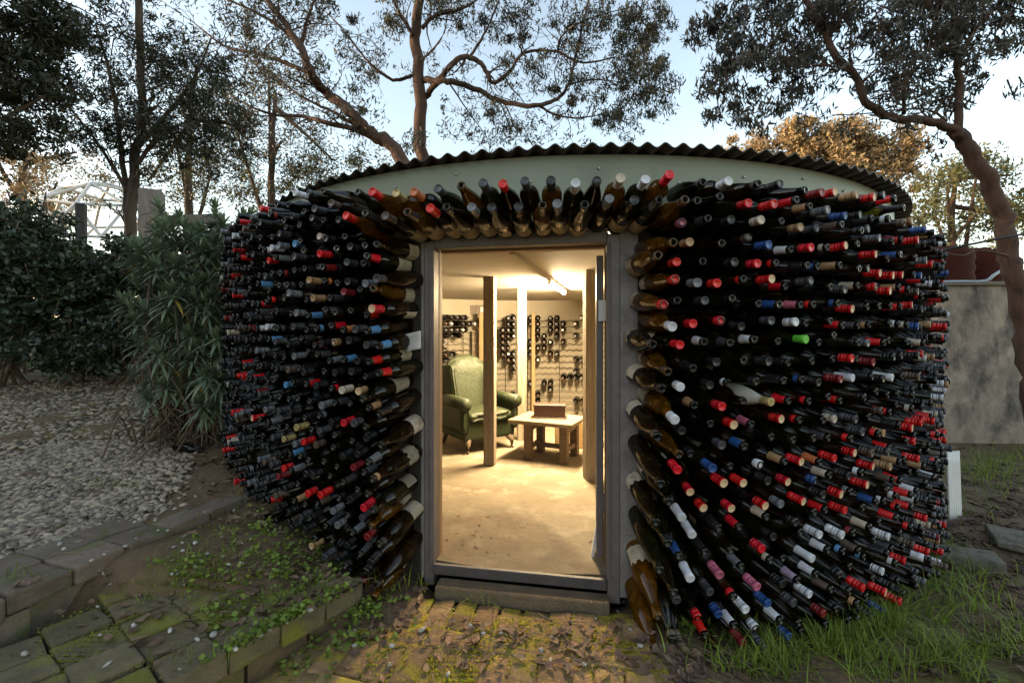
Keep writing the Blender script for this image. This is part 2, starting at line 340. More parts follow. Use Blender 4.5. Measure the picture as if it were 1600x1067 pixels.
# ---- cellar building
cellar = empty('wine_cellar', (0, 0, 0), label='round bottle-clad wine cellar with sage fascia and corrugated roof', cat='building')
def arc_wall(name, th0, th1, r, z0, z1, mat, parent, n=48, nz=1, thick=.12):
    V, Fc = [], []
    for k in range(n+1):
        th = th0+(th1-th0)*k/n
        for rr in (r, r-thick):
            for j in range(nz+1): V.append(pol(th, rr, z0+(z1-z0)*j/nz))
    st = 2*(nz+1)
    for k in range(n):
        a = k*st; b = a+st
        for j in range(nz):
            Fc.append((a+j, b+j, b+j+1, a+j+1)); Fc.append((a+nz+1+j+1, b+nz+1+j+1, b+nz+1+j, a+nz+1+j))
        Fc.append((a+nz, b+nz, b+2*nz+1, a+2*nz+1)); Fc.append((a+nz+1, b+nz+1, b, a))
    Fc.append(tuple(range(0, nz+1))[::1]+tuple(range(2*nz+1, nz, -1))); e = n*st; Fc.append(tuple(e+q for q in range(nz, -1, -1))+tuple(e+q for q in range(nz+1, 2*nz+2)))
    return obj(name, mesh(name, V, Fc, mat, False), parent)
arc_wall('outer_wall', TH_R, 180, RW, -.45, 2.10, M['soil_wall'], cellar, 80)
arc_wall('outer_wall', -180+.001, TH_L, RW, -.45, 2.10, M['soil_wall'], cellar, 80)
arc_wall('outer_wall', TH_L, TH_R, RW-.03, 1.955, 2.10, M['soil_wall'], cellar, 12)
arc_wall('fascia', -118, 118, RW+.012, 1.99, 2.350, M['fascia'], cellar, 110, thick=.05)
fas = [o for o in cellar.children if o.name == 'fascia'][0]
for th in range(-50, 46, 7):
    for zz in (2.325,):
        q = pol(th+random.uniform(-.8, .8), RW+.014, zz-random.uniform(0, .1)-.03)
        g = Geo(); rd = (q-O); rd.z = 0; rd.normalize(); g.tube([q, q+rd*.006], .008, 6); g.build('screw', M['steel'], fas)
# grey cement render on both sides of the frame
for s, th in ((-1, TH_L), (1, TH_R)):
    c = dp(s*(DW/2+(.108 if s < 0 else .118)), -.035, .95); box('render_strip', c, (.10, .05, 2.1), M['render'], cellar, rz=DROT+(.12 if s < 0 else -.12)*-1, bevel=.008)
# roof: corrugated sheet cut to a circle
RR = 3.35; per = .098; dxs = per/10; V = []; Fc = []; nr = 9; cols = int(2*RR/dxs)
ca, sa = math.cos(R_(3)), math.sin(R_(3))
for i in range(cols+1):
    x = -RR+.004+(2*RR-.008)*i/cols; hlf = math.sqrt(max(0, RR*RR-x*x)); zz = .0135*math.sin(2*math.pi*x/per)
    for j in range(nr):
        y = -hlf+2*hlf*j/(nr-1); d2 = (x*x+y*y)/(RR*RR)
        V.append((O.x+.05+x*ca-y*sa, O.y-.04+x*sa+y*ca, 2.370+zz+.10*(1-d2)))
for i in range(cols):
    for j in range(nr-1): a = i*nr+j; Fc.append((a, a+nr, a+nr+1, a+1))
ro = obj('roof', fast_mesh('roof', V, Fc, M['roof'], True), cellar)
md = ro.modifiers.new('thickness', 'SOLIDIFY'); md.thickness = .006
# inside: floor, ceiling, wall
IC = Vector((.30, 5.36, 0)); IA, IB = 2.85, 2.62
def ell(t, k=1.0): return (IC.x+IA*k*math.sin(t), IC.y-IB*k*math.cos(t))
tl = math.radians(-15.2); tr_ = math.radians(5.2)
V, Fc = [], []; n = 96
for k in range(n+1):
    t = tr_+(2*math.pi+tl-tr_)*k/n; x, y = ell(t); V += [(x, y, -.05), (x, y, 2.05)]
for k in range(n): Fc.append((2*k, 2*k+2, 2*k+3, 2*k+1))
obj('inner_wall', mesh('inner_wall', V, Fc, M['inner'], True), cellar)
def disc(name, z, mat, r=3.16, thick=.04):
    g = Geo(); nn_ = 72
    b = len(g.V)
    for dz in (0, -thick):
        for k in range(nn_): a = 2*math.pi*k/nn_; g.V.append((O.x+r*math.sin(a), O.y-r*math.cos(a), z+dz))
    g.F.append(tuple(range(nn_-1, -1, -1))); g.F.append(tuple(range(nn_, 2*nn_)))
    for k in range(nn_): g.F.append((k, (k+1) % nn_, nn_+(k+1) % nn_, nn_+k))
    return g.build(name, mat, cellar, smooth=False)
disc('ceiling', 2.03, M['ceiling'], thick=.06)
# floor: pale concrete with a brown dirty patch inside the door
def floor_mat():
    m = mk('cellar_floor', (.215, .178, .12), (.15, .115, .072), 3.4, .85, bump=.35, bscale=20, c3=(.27, .232, .168), s3=4, lo3=.52, hi3=.62)
    t = m.node_tree; N = t.nodes; L = t.links; b = N['Principled BSDF']; src = b.inputs['Base Color'].links[0].from_socket
    tc = N.new('ShaderNodeTexCoord'); sp = N.new('ShaderNodeSeparateXYZ'); L.new(tc.outputs['Object'], sp.inputs[0])
    def mth(op, a, c, cl=False):
        q = N.new('ShaderNodeMath'); q.operation = op; q.use_clamp = cl
        for i, v in enumerate((a, c)):
            if isinstance(v, (int, float)): q.inputs[i].default_value = v
            else: L.new(v, q.inputs[i])
        return q.outputs[0]
    nz = N.new('ShaderNodeTexNoise'); nz.inputs['Scale'].default_value = 3.2; nz.inputs['Detail'].default_value = 7; L.new(tc.outputs['Object'], nz.inputs['Vector'])
    slope = mth('MULTIPLY', mth('MAXIMUM', mth('SUBTRACT', sp.outputs[0], .12), 0), 2.4)
    d = mth('ADD', mth('ADD', sp.outputs[1], slope), mth('MULTIPLY', mth('SUBTRACT', nz.outputs[0], .5), .35))      # distance-like coordinate
    r = N.new('ShaderNodeValToRGB'); e = r.color_ramp.elements
    L.new(mth('DIVIDE', d, 8), r.inputs[0])
    e[0].position = .432; e[0].color = (1, 1, 1, 1); e[1].position = .458; e[1].color = (0, 0, 0, 1)
    n2 = N.new('ShaderNodeTexNoise'); n2.inputs['Scale'].default_value = 5; n2.inputs['Detail'].default_value = 9; n2.inputs['Roughness'].default_value = .7; L.new(tc.outputs['Object'], n2.inputs['Vector'])
    r2 = N.new('ShaderNodeValToRGB'); r2.color_ramp.elements[0].position = .38; r2.color_ramp.elements[1].position = .62
    r2.color_ramp.elements[0].color = (.042, .026, .012, 1); r2.color_ramp.elements[1].color = (.125, .082, .042, 1); L.new(n2.outputs[0], r2.inputs[0])
    mx = N.new('ShaderNodeMix'); mx.data_type = 'RGBA'; L.new(mth('MULTIPLY', r.outputs[0], .62), mx.inputs[0]); L.new(src, mx.inputs[6]); L.new(r2.outputs[0], mx.inputs[7])
    L.new(mx.outputs[2], b.inputs['Base Color']); return m
disc('floor', -.004, floor_mat(), r=3.226, thick=.05)

# ---- door frame, hinges and leaf
df = empty('door_frame', (0, 0, 0)); df.parent = cellar
hw = DW/2
def dbox(name, u, v, z, d, mat, parent, bev=.004):
    return box(name, dp(u, v, z), d, mat, parent, rz=DROT, bevel=bev, seg=1)
dbox('jamb', -hw-.030, -.045, .925-.035, (.060, .09, DH+.07+.105), M['frame'], df)
dbox('jamb', hw+.036, -.045, .925-.035, (.072, .09, DH+.07+.105), M['frame'], df)
dbox('head', 0, -.045, DH+.040, (DW-.002, .086, .08), M['frame'], df)
dbox('sill', 0, .004, -.028, (DW-.002, .032, .058), M['sill'], df)
for s in (-1, 1): dbox('door_stop', s*(hw+.028), -.122, DH/2, (.06, .060, DH+.04), M['stop'], df)
dbox('door_stop', 0, -.122, DH+.012, (DW-.022, .056, .05), M['stop'], df)
dbox('bead', -hw-.018, .004, DH/2, (.012, .012, DH), M['frame'], df); dbox('bead', hw+.018, .004, DH/2, (.012, .012, DH), M['frame'], df)
leaf = dbox('door', hw-.036, -.60, .93, (.042, .84, 1.80), M['frame'], cellar)
for z in (1.50, .36):
    hp = dbox('hinge', hw-.020, -.168, z, (.048, .012, .125), M['white'] if z > 1 else M['frame'], df, .002)
    for q in (-.045, -.015, .015, .045):
        g = Geo(); a = dp(hw-.02+(.008 if abs(q) < .02 else -.004), -.165, z+q); g.tube([a, a+DN*.0055], .0055, 8); g.build('screw', M['pipe_black'], hp)
concrete_step = box('door_step', dp(.03, .072, -.110), (.97, .10, .09), M['step'], None, rz=DROT, bevel=.012, jitter=.006,
                    label='worn concrete step below the cellar door sill', cat='step')

# ------------------------------------------------------------------ bottles
BORD = [(.0, .012), (.030, .004), (.0352, .0), (.0378, .005), (.0380, .02), (.0380, .180), (.0368, .195), (.0320, .208), (.0230, .222), (.0165, .236), (.0148, .252), (.0142, .284), (.0160, .286), (.0160, .295), (.0140, .300), (.0098, .300), (.0095, .27)]
BURG = [(.0, .012), (.032, .004), (.0382, .0), (.0408, .005), (.0410, .02), (.0410, .135), (.0398, .155), (.0345, .185), (.0265, .213), (.0195, .236), (.0160, .254), (.0146, .284), (.0164, .286), (.0164, .295), (.0142, .300), (.0098, .300), (.0095, .27)]
HOCK = [(.0, .012), (.030, .004), (.0345, .0), (.0370, .005), (.0372, .02), (.0370, .12), (.0345, .16), (.0285, .20), (.0215, .235), (.0165, .265), (.0146, .290), (.0163, .292), (.0163, .302), (.0142, .306), (.0098, .306), (.0095, .27)]
SEG = 18
def bottle_geo(prof):
    V, Fc = lathe(prof, SEG); b = (len(prof)-1)*SEG; Fc.append(tuple(b+k for k in range(SEG))); idx = [0]*(len(Fc)-1)+[1]
    for i in range(len(Fc)):                                   # the inside of the mouth is dark
        if i >= (len(prof)-2)*SEG: idx[i] = 1
    return V, Fc, idx
SHAPES = {'bordeaux': bottle_geo(BORD), 'burgundy': bottle_geo(BURG), 'hock': bottle_geo(HOCK)}
def cap_geo(kind):
    if kind == 'screw':
        p = [(.0150, .238), (.0158, .239), (.0158, .262), (.0150, .2625), (.0150, .2645), (.0159, .265), (.0159, .274), (.0152, .2745), (.0152, .2765), (.0160, .277), (.0160, .286), (.0153, .2865), (.0153, .2885), (.0171, .289), (.0172, .3015), (.0162, .3035), (.0146, .3038), (.0138, .3030)]
    elif kind == 'long':
        p = [(.0168, .230), (.0172, .236), (.0158, .256), (.0155, .280), (.0170, .284), (.0172, .3015), (.0160, .3032), (.0140, .3030)]
    else:                                                       # foil cut under the lip
        p = [(.0182, .229), (.0184, .230), (.0160, .250), (.0154, .262), (.0153, .279), (.0150, .2835), (.0144, .284)]
    V, Fc = lathe(p, SEG); idx = [0]*len(Fc)
    if kind != 'foil':
        b = (len(p)-1)*SEG; Fc.append(tuple(b+k for k in range(SEG))); idx.append(1)
        for i in range((len(p)-3)*SEG, len(Fc)-1): idx[i] = 1
    return V, Fc, idx
CAPG = {k: cap_geo(k) for k in ('screw', 'long', 'foil')}
def label_geo(r, z0, z1, half, n=12, torn=0):
    V, Fc = [], []
    for k in range(n+1):
        a = R_(-half+2*half*k/n); t = torn*(.5+.5*math.sin(k*1.9))*(z1-z0)
        for z in (z0+t*.3, z1-t): V.append((r*math.cos(a), r*math.sin(a), z))
    for k in range(n): Fc.append((2*k, 2*k+2, 2*k+3, 2*k+1))
    return V, Fc
LABR = {'bordeaux': (.0386, .045, .135), 'burgundy': (.0416, .035, .115), 'hock': (.0378, .035, .105)}
MESH = {}
def bottle_mesh(shape, gl):
    k = ('b', shape, gl)
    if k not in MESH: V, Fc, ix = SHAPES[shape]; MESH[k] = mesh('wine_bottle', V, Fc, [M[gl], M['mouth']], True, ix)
    return MESH[k]
def cap_mesh(kind, col, top=None):
    k = ('c', kind, col, top)
    if k not in MESH: V, Fc, ix = CAPG[kind]; MESH[k] = mesh('cap', V, Fc, [CAPS[col][1], M[top] if top else CAPS[col][1]], True, ix)
    return MESH[k]
def lab_mesh(shape, var):
    k = ('l', shape, var)
    if k not in MESH:
        r, a, b = LABR[shape]; half = (62, 80, 48, 70)[var]; tn = (0, 0, 0, .22)[var]
        V, Fc = label_geo(r, a, b-(.02 if var == 2 else 0), half, 12, tn); MESH[k] = mesh('label', V, Fc, M['paper'] if var != 1 else M['paper'], True)
    return MESH[k]
def pix(v): return (800+F*v.x/v.y, HOR-F*(v.z-EYE)/v.y)
def lerp(tab, x):
    xs, ys = zip(*tab); return float(np.interp(x, xs, ys))
# bottles: (butt point, direction, side, row, column)
SPOTS = []
def droop(side, z, col):
    t = min(1, max(0, (1.9-z)/1.9))
    return (3+ (20 if side == 'right' else 16)*t**1.8*(1.0 if col < 2 else .6 if col < 5 else .42 if col < 12 else .3))
def add_side(side, pitch, rowp, ztop, zbot):
    sg = 1 if side == 'right' else -1
    th0 = TH_R+.75 if side == 'right' else TH_L-.75; dth = math.degrees(pitch/RW); lim = 57 if side == 'right' else 68
    zs = 2.19 if side == 'left' else 2.13; j = 0
    while zs-j*rowp > -.25:
        i = 0
        while True:
            th = th0+sg*(i+(.5 if j % 2 else 0))*dth+random.gauss(0, .13)
            if abs(th) > lim: break
            z = zs-j*rowp+random.gauss(0, .006); dr = droop(side, z, i)
            if z > lerp(ztop, th) or z-.3*math.sin(R_(dr)) < lerp(zbot, th): i += 1; continue
            yaw = 11*smooth(3, 16, th) if side == 'right' else -4*smooth(24, 40, -th)
            dv = pol(th+yaw+random.gauss(0, 1.6), 1)-O; dv.z = 0; dv.normalize()
            dv.z = -math.tan(R_(dr+random.gauss(0, 2.0))); dv.normalize()
            SPOTS.append([pol(th, RW-.012+random.gauss(0, .012), z), dv, side, j, i, th]); i += 1
        j += 1
add_side('left', .0985, .0853, [(-70, 2.16), (-50, 2.22), (-35, 2.24), (-26, 2.2), (-24.2, 1.92), (-19, 1.88)], [(-70, .42), (-57.6, .38), (-39, .21), (-30.6, .10), (-24.6, -.03), (-19, -.09)])
add_side('right', .114, .0985, [(0, 1.90), (3.2, 1.92), (4.4, 2.16), (25, 2.15), (40, 2.06), (48, 2.0), (60, 1.95)], [(0, -.22), (14, -.27), (25, -.27), (46, -.22), (60, -.18)])
for j, z in enumerate((1.968, 2.058)):
    n_ = 16 if j == 0 else 15
    for i in range(n_):
        th = -23.4+1.82*(i+(.5 if j else 0))+random.gauss(0, .12)
        dv = pol(th+random.gauss(0, 1.2), 1)-O; dv.z = 0; dv.normalize(); dv.z = .07+.05*j+random.gauss(0, .02); dv.normalize()
        SPOTS.append([pol(th, RW-.05+.04*smooth(.6, 1, abs(th+9.5)/13), z+random.gauss(0, .005)), dv, 'lintel', j, i, th])
# caps that stand out in the photograph: pixel, colour, type, end
WANT = [(1255,547,'green','long',0),(1195,612,'gold','long',0),(1055,293,'red','screw',0),(1175,302,'red','screw',0),(1208,306,'red','screw',0),(1300,295,'red','screw',1),
 (1070,410,'red','screw',0),(1060,440,'red','screw',0),(1185,410,'red','screw',0),(1215,415,'red','foil',0),(1125,440,'red','screw',0),(1160,445,'red','foil',0),(1195,448,'red','screw',1),
 (1125,510,'red','screw',0),(1085,512,'red','screw',0),(1270,387,'red','screw',0),(1330,388,'red','screw',1),(1360,392,'red','screw',1),(1440,368,'red','screw',0),(1425,382,'red','foil',0),(1450,413,'red','screw',0),(1420,415,'red','foil',0),
 (1370,428,'red','screw',1),(1390,431,'red','screw',1),(1405,437,'red','screw',1),(1425,442,'red','foil',0),(1365,452,'red','screw',1),(1330,510,'red','foil',0),(1315,547,'red','screw',0),(1470,518,'red','screw',0),(1465,545,'red','foil',0),
 (1395,458,'red','screw',1),(1060,540,'red','screw',0),(1155,655,'red','screw',1),(1205,645,'red','screw',1),(1185,675,'pink','foil',0),(1250,640,'red','foil',0),(1050,750,'red','screw',0),(1065,775,'red','screw',1),(1135,745,'red','screw',1),(1180,748,'red','screw',1),
 (1115,775,'red','screw',1),(1155,775,'red','screw',1),(1200,775,'red','screw',1),(1235,770,'red','screw',1),(1240,640,'red','foil',0),(1265,648,'red','foil',0),(1320,640,'red','foil',0),(1265,705,'red','screw',1),(1300,703,'red','screw',0),(1330,702,'red','screw',1),(1345,695,'red','foil',0),
 (1365,722,'red','screw',1),(1370,690,'red','foil',0),(1400,707,'red','foil',0),(1435,697,'red','screw',0),(1440,690,'red','foil',0),(1455,645,'red','screw',1),(1445,655,'red','screw',1),(1455,665,'red','screw',0),(1400,655,'red','foil',0),(1413,678,'red','screw',1),(1190,833,'red','screw',0),(1165,822,'red','foil',0),(1405,762,'red','foil',0),(1435,795,'red','foil',0),(1440,800,'red','screw',0),(1400,820,'red','foil',0),(1410,808,'red','foil',0),(1070,965,'red','screw',0),(1085,990,'red','foil',0),(1120,1000,'red','foil',0),(1130,930,'red','foil',0),(1142,1030,'red','foil',0),(1375,925,'red','screw',1),(1405,835,'red','foil',0),(1240,775,'red','screw',1),(1290,790,'red','foil',0),(1100,770,'red','screw',1),
 (1040,505,'white','screw',0),(1190,337,'cream','screw',0),(1065,608,'white','long',0),(1045,640,'white','long',0),(1200,713,'white','long',0),(1085,797,'white','long',0),(1070,845,'white','long',0),(1065,905,'white','long',0),(1340,600,'white','long',0),(1400,575,'white','long',0),(1310,818,'white','screw',0),(1285,885,'white','foil',0),(1275,885,'white','long',0),(1145,965,'white','foil',0),(1105,1025,'white','foil',0),(1310,395,'cream','foil',0),(1290,852,'white','foil',0),(1215,890,'cream','foil',0),(1390,345,'white','foil',0),(1385,778,'white','foil',0),(1455,500,'tan','long',0),(1435,770,'white','foil',0),(1395,790,'white','foil',0),(1430,880,'white','long',0),(1440,780,'white','foil',0),(1210,958,'white','foil',0),(1400,890,'white','foil',0),
 (1335,325,'blue','screw',0),(1285,420,'blue','foil',0),(1400,405,'blue','foil',0),(1155,705,'blue','foil',0),(1270,755,'blue','screw',0),(1265,580,'blue','foil',0),(1250,610,'blue','foil',0),(1050,875,'blue','foil',0),(1115,970,'blue','screw',0),(1205,925,'blue','screw',0),(1320,848,'sky','foil',0),(1355,865,'sky','foil',0),(1375,800,'blue','foil',0),(1390,950,'blue','screw',0),(1315,480,'blue','foil',0),
 (1080,368,'tan','screw',0),(1245,735,'tan','foil',0),(1280,730,'orange','foil',0),(1305,725,'cream','foil',0),(1315,425,'tan','foil',0),(1360,515,'tan','foil',0),(1390,690,'tan','screw',0),(1410,735,'tan','foil',0),(1180,900,'pink','screw',0),(1260,915,'mauve','foil',0),(1425,500,'cream','foil',0),(1120,895,'pink','screw',0),(1340,455,'cream','foil',0),
 (605,300,'red','screw',0),(555,343,'red','screw',0),(512,395,'red','screw',0),(590,398,'red','foil',0),(425,413,'red','screw',0),(408,328,'red','screw',0),(640,297,'gold','screw',0),(670,293,'orange','screw',0),(690,320,'red','screw',0),(785,312,'red','screw',0),(470,305,'white','screw',0),(430,384,'white','screw',0),(405,437,'sky','foil',0),(530,552,'sky','foil',0),(495,522,'sky','foil',0),(490,497,'sky','foil',0),(600,530,'sky','foil',0),(520,522,'red','foil',0),(485,542,'red','foil',0),(530,658,'red','screw',0),(475,690,'red','screw',0),(445,735,'red','screw',0),(480,758,'red','screw',0),(500,768,'red','screw',0),(515,603,'red','foil',0),(380,582,'red','screw',0),(375,560,'red','foil',0),(365,640,'red','screw',0),(350,700,'red','screw',0),(365,757,'red','screw',0),(585,560,'red','foil',0),(465,660,'gold','screw',0),(452,682,'gold','screw',0),(480,448,'tan','screw',0),(590,600,'red','foil',0),(420,790,'red','foil',0),(468,598,'red','foil',0),(375,520,'red','foil',0),(400,480,'red','foil',0),(350,610,'red','screw',0),(490,448,'orange','foil',0),(375,405,'red','foil',0),(362,390,'red','screw',0),(415,460,'red','foil',0),(535,505,'orange','foil',0),(585,640,'tan','foil',0),
 (865,315,'grey','screw',0),(1000,265,'white','screw',0),(955,278,'cream','screw',0),(900,308,'white','screw',0),(750,316,'grey','screw',0),(700,285,'charcoal','screw',0)]
taken = set(); want = {}
tips = [pix(q[0]+q[1]*.32) for q in SPOTS]
T = np.array(tips)
for (px, py, c, kd, e) in WANT:
    d = np.hypot(T[:, 0]-px, T[:, 1]-py)
    for k in np.argsort(d)[:6]:
        if k not in taken and d[k] < 30: taken.add(k); want[int(k)] = (c, kd, e); break
PAL = {'left': [('black', 40), ('charcoal', 26), ('grey', 9), ('red', 4), ('bronze', 6), ('tan', 3), ('cream', 2), ('sky', 1.5), ('white', 1.5), ('crimson', 2)],
       'right': [('black', 34), ('charcoal', 20), ('grey', 9), ('red', 15), ('bronze', 5), ('tan', 4), ('cream', 4), ('white', 8), ('blue', 3.5), ('crimson', 2), ('pink', .5)],
       'lintel': [('black', 30), ('charcoal', 30), ('grey', 10), ('bronze', 10)]}
def visible_size(q):
    tip = q[0]+q[1]*.3; d = Vector((tip.x, tip.y, tip.z-EYE)); rad = Vector((tip.x-O.x, tip.y-O.y, 0)).normalized()
    facing = -(d.normalized().dot(rad))
    p = pix(tip)
    if facing < -.10 or not (-20 < p[0] < 1620 and -20 < p[1] < 1080): return 0
    return 1/d.length**2
order = sorted(range(len(SPOTS)), key=lambda k: -visible_size(SPOTS[k]))
BIG = set(order[:300])
SIDE = {'left': 'left of door', 'right': 'right of door'}
TEX = {'glass_dark': 'dark green', 'glass_brown': 'brown', 'glass_olive': 'olive green', 'glass_amber_glow': 'amber', 'glass_speckle': 'speckled white'}
def frame_for(dv, face):
    z = dv.normalized(); x = (face-z*face.dot(z))
    if x.length < 1e-4: x = z.orthogonal()
    x.normalize(); y = z.cross(x); return Matrix((x, y, z)).transposed()
SV, SF, SI, SM = [], [], [], []                                  # the mass of smaller bottles
SMI = {}
def smat(m):
    if m.name not in SMI: SMI[m.name] = len(SM); SM.append(m)
    return SMI[m.name]
def ordn(n): return '%d%s' % (n, 'th' if 10 <= n % 100 <= 20 else {1: 'st', 2: 'nd', 3: 'rd'}.get(n % 10, 'th'))
for k, (p, dv, side, j, i, th) in enumerate(SPOTS):
    near = (side == 'lintel') or i == 0
    if k in want: c, kd, e = want[k]
    else:
        u = random.random(); kd = 'screw' if u < .42 else 'foil' if u < .80 else 'none'; e = 0
        if near and side != 'lintel' and random.random() < .4: kd = 'none'
        names, ws = zip(*PAL[side]); c = random.choices(names, ws)[0]
        if c in ('tan', 'red') and kd == 'screw' and random.random() < .4: e = 1
    shape = random.choices(('bordeaux', 'burgundy', 'hock'), (60, 33, 7))[0]
    if near and side == 'right': shape = random.choice(('burgundy', 'burgundy', 'hock'))
    gl = random.choices(('glass_dark', 'glass_brown', 'glass_olive'), (46, 28, 26) if side == 'right' else (62, 26, 12))[0]
    if near: gl = random.choices(('glass_amber_glow', 'glass_olive', 'glass_brown'), (65, 20, 15) if side == 'right' else (40, 20, 40))[0]
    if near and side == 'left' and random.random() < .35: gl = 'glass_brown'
    if k in want and want[k][:2] == ('gold', 'long'): gl = 'glass_speckle'; shape = 'burgundy'
    face = Vector((random.gauss(0, 1), random.gauss(0, 1), random.gauss(0, 1)))
    if near: face = (Vector((.05, 1.3, 1.5))-p)+Vector((random.gauss(0, .5), 0, random.gauss(0, .5)))
    if side == 'lintel': face = Vector((random.gauss(0, .3), -.5, -1))
    rot = frame_for(dv, face); sc = random.uniform(.97, 1.04); p = p-dv*(.035 if near else .075); bs = {'left': 1.24, 'right': 1.30, 'lintel': 1.30}[side]*(1.06 if near else 1)*sc; SC = Matrix.Diagonal((bs, bs, max(bs, 1.30*sc), 1))
    has_label = near and random.random() < .66 or (not near and random.random() < .5)
    if gl == 'glass_speckle': has_label = False
    cn = CAPS[c][0]; kindtxt = {'screw': '%s screw cap', 'long': '%s long cap', 'foil': '%s foil collar', 'none': 'bare open neck'}[kd]
    if '%' in kindtxt: kindtxt = kindtxt % cn
    if k in BIG:
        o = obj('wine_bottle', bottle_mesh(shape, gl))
        o.matrix_world = Matrix.Translation(p) @ rot.to_4x4() @ SC
        if side == 'lintel': lab = '%s bottle, %s, %s from left, %s row above door' % (TEX[gl], kindtxt, ordn(i+1), ('lower', 'upper')[j])
        else: lab = '%s bottle, %s, %s, %s row down, %s out' % (TEX[gl], kindtxt, SIDE[side], ordn(j+1), ordn(i+1))
        o['label'] = lab; o['category'] = 'wine bottle'; o['group'] = 'wine bottles stacked around the cellar wall'
        if kd != 'none': obj('cap', cap_mesh(kd, c, 'lit_top' if e else None), o)
        if has_label:
            obj('label', lab_mesh(shape, random.randrange(4)), o)
    else:
        MX = Matrix.Translation(p) @ rot.to_4x4() @ SC
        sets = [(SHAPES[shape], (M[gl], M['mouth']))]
        if kd != 'none': sets.append((CAPG[kd], (CAPS[c][1], M['lit_top'] if e else CAPS[c][1])))
        for (V, Fc, ix), ms in sets:
            b = len(SV); mi = [smat(m) for m in ms]
            SV += [MX @ Vector(v) for v in V]; SF += [tuple(b+q for q in f) for f in Fc]; SI += [mi[q] for q in ix]
obj('wine_bottles', mesh('wine_bottles', SV, SF, SM, True, SI), kind='stuff', label='mass of dark wine bottles at the far curve of the wall', cat='wine bottles')
print('BOTTLES', len(SPOTS), 'visible', sum(visible_size(q) > 0 for q in SPOTS), 'individual', len(BIG))
# torn label hanging from a bottle left of the frame
tl_p = P(648, 533, 2.62); V = []; Fc = []
for a in range(6):
    for b in range(6):
        u, v = a/5-.5, b/5-.5
        V.append(tl_p+Vector((u*.095, -.03-.02*math.sin(3*u)-.03*v*v*2, -v*.10+.02*u)))
for a in range(5):
    for b in range(5): q = a*6+b; Fc.append((q, q+6, q+7, q+1))
to = obj('peeling_label', mesh('peeling_label', V, Fc, mk('peeling_paper', (.72, .70, .67), (.6, .57, .54), 9, .8, translucent=.2), True), label='white paper wine label peeling off beside left door jamb', cat='label')
to.modifiers.new('thickness', 'SOLIDIFY').thickness = .0006
# ------------------------------------------------------------------ inside the cellar
def post(x, y, wx, wy, rz, label, z1=1.975):
    o = box('support_post', (x, y, z1/2-.002), (wx, wy, z1), M['post'], None, rz=rz, bevel=.006, seg=1, jitter=.003, label=label, cat='post', group='timber posts holding up the cellar ceiling')
    return o
post(-.232, 4.80, .115, .115, R_(-14), 'rough timber post standing in front of the green armchair')
post(.125, 5.98, .120, .120, R_(4), 'pale timber post between the green armchair and the wire rack')
post(.745, 4.33, .120, .120, R_(8), 'timber post nearest the open door, right of the low table')
# fluorescent batten on the ceiling
LA, LB = Vector((.40, 4.85, 1.93)), Vector((.68, 5.95, 1.93))
lamp = empty('ceiling_light', (LA+LB)/2+Vector((0, 0, .04)), math.atan2((LB-LA).y, (LB-LA).x), label='glowing fluorescent tube light on the cellar ceiling', cat='light')
ll = (LB-LA).length
box('housing', (0, 0, -.018), (ll+.04, .055, .036), M['white'], lamp, bevel=.006)
em = bpy.data.materials.new('lit_tube'); em.use_nodes = True; e_ = em.node_tree.nodes; e_.clear()
eo = e_.new('ShaderNodeOutputMaterial'); ee = e_.new('ShaderNodeEmission'); ee.inputs[0].default_value = (1.0, .75, .43, 1); ee.inputs[1].default_value = 960.0
em.node_tree.links.new(ee.outputs[0], eo.inputs[0])
g = Geo(); g.tube([Vector((-ll/2, 0, -.055)), Vector((ll/2, 0, -.055))], .016, 12); g.build('tube', em, lamp)
for s in (-1, 1): box('end_cap', (s*(ll/2+.008), 0, -.05), (.02, .045, .05), M['white'], lamp, bevel=.004)
g = Geo(); g.box((0, 0, 0), (1.6, .035, .03)); cd = g.build('conduit', M['ceiling'], None, smooth=False, label='white cable duct running along the ceiling to the light', cat='cable duct')
cdv = (LB-LA).normalized(); cd.location = LA-cdv*.83+Vector((0, 0, .022)); cd.rotation_euler = (0, 0, math.atan2(cdv.y, cdv.x))

# wire racks on the back wall
def back(px, z, off):                                             # a point on the back wall's front, at pixel column px, off metres before the wall
    x = (px-800)/F*7.6
    for _ in range(4):
        y = IC.y+IB*math.sqrt(max(.05, 1-((x-IC.x)/IA)**2))-off; x = (px-800)/F*y
    return Vector((x, y, z))
ROW0, ROWP = 1.655, .1
def rack(px0, px1, label, ups):
    a = back(px0, 0, .2); rk = empty('wine_rack', (a.x, a.y, 0), label=label, cat='wine rack', group='wire wine racks along the back wall')
    L0 = rk.location.copy(); n = int(abs(px1-px0)*.75)+2
    for r in range(17):
        z = ROW0-.045-r*ROWP
        if z < .02: break
        for off in (.30, .06):
            g = Geo(); pts = []
            for k in range(n*3+1):
                px = px0+(px1-px0)*k/(n*3); q = back(px, z+.008*math.cos(2*math.pi*(px-838)/9.6+math.pi), off); pts.append(q-L0)
            g.tube(pts, .0045 if off > .1 else .0035, 4); g.build('wire', M['wire'], rk)
    for px in ups:
        g = Geo()
        for off in (.306, .055): g.tube([back(px, .0, off)-L0, back(px, ROW0+.02, off)-L0], .005, 4)
        g.build('upright_wire', M['wire'], rk)
    return rk
rack(672, 748, 'wire wine rack behind the green armchair, beside the doorway jamb', (700, 724))
rack(757, 830, 'wire wine rack half hidden behind two timber posts', (790, 812))
rack(837, 965, 'wire wine rack at the right, behind the brown box on the table', (874, 930))
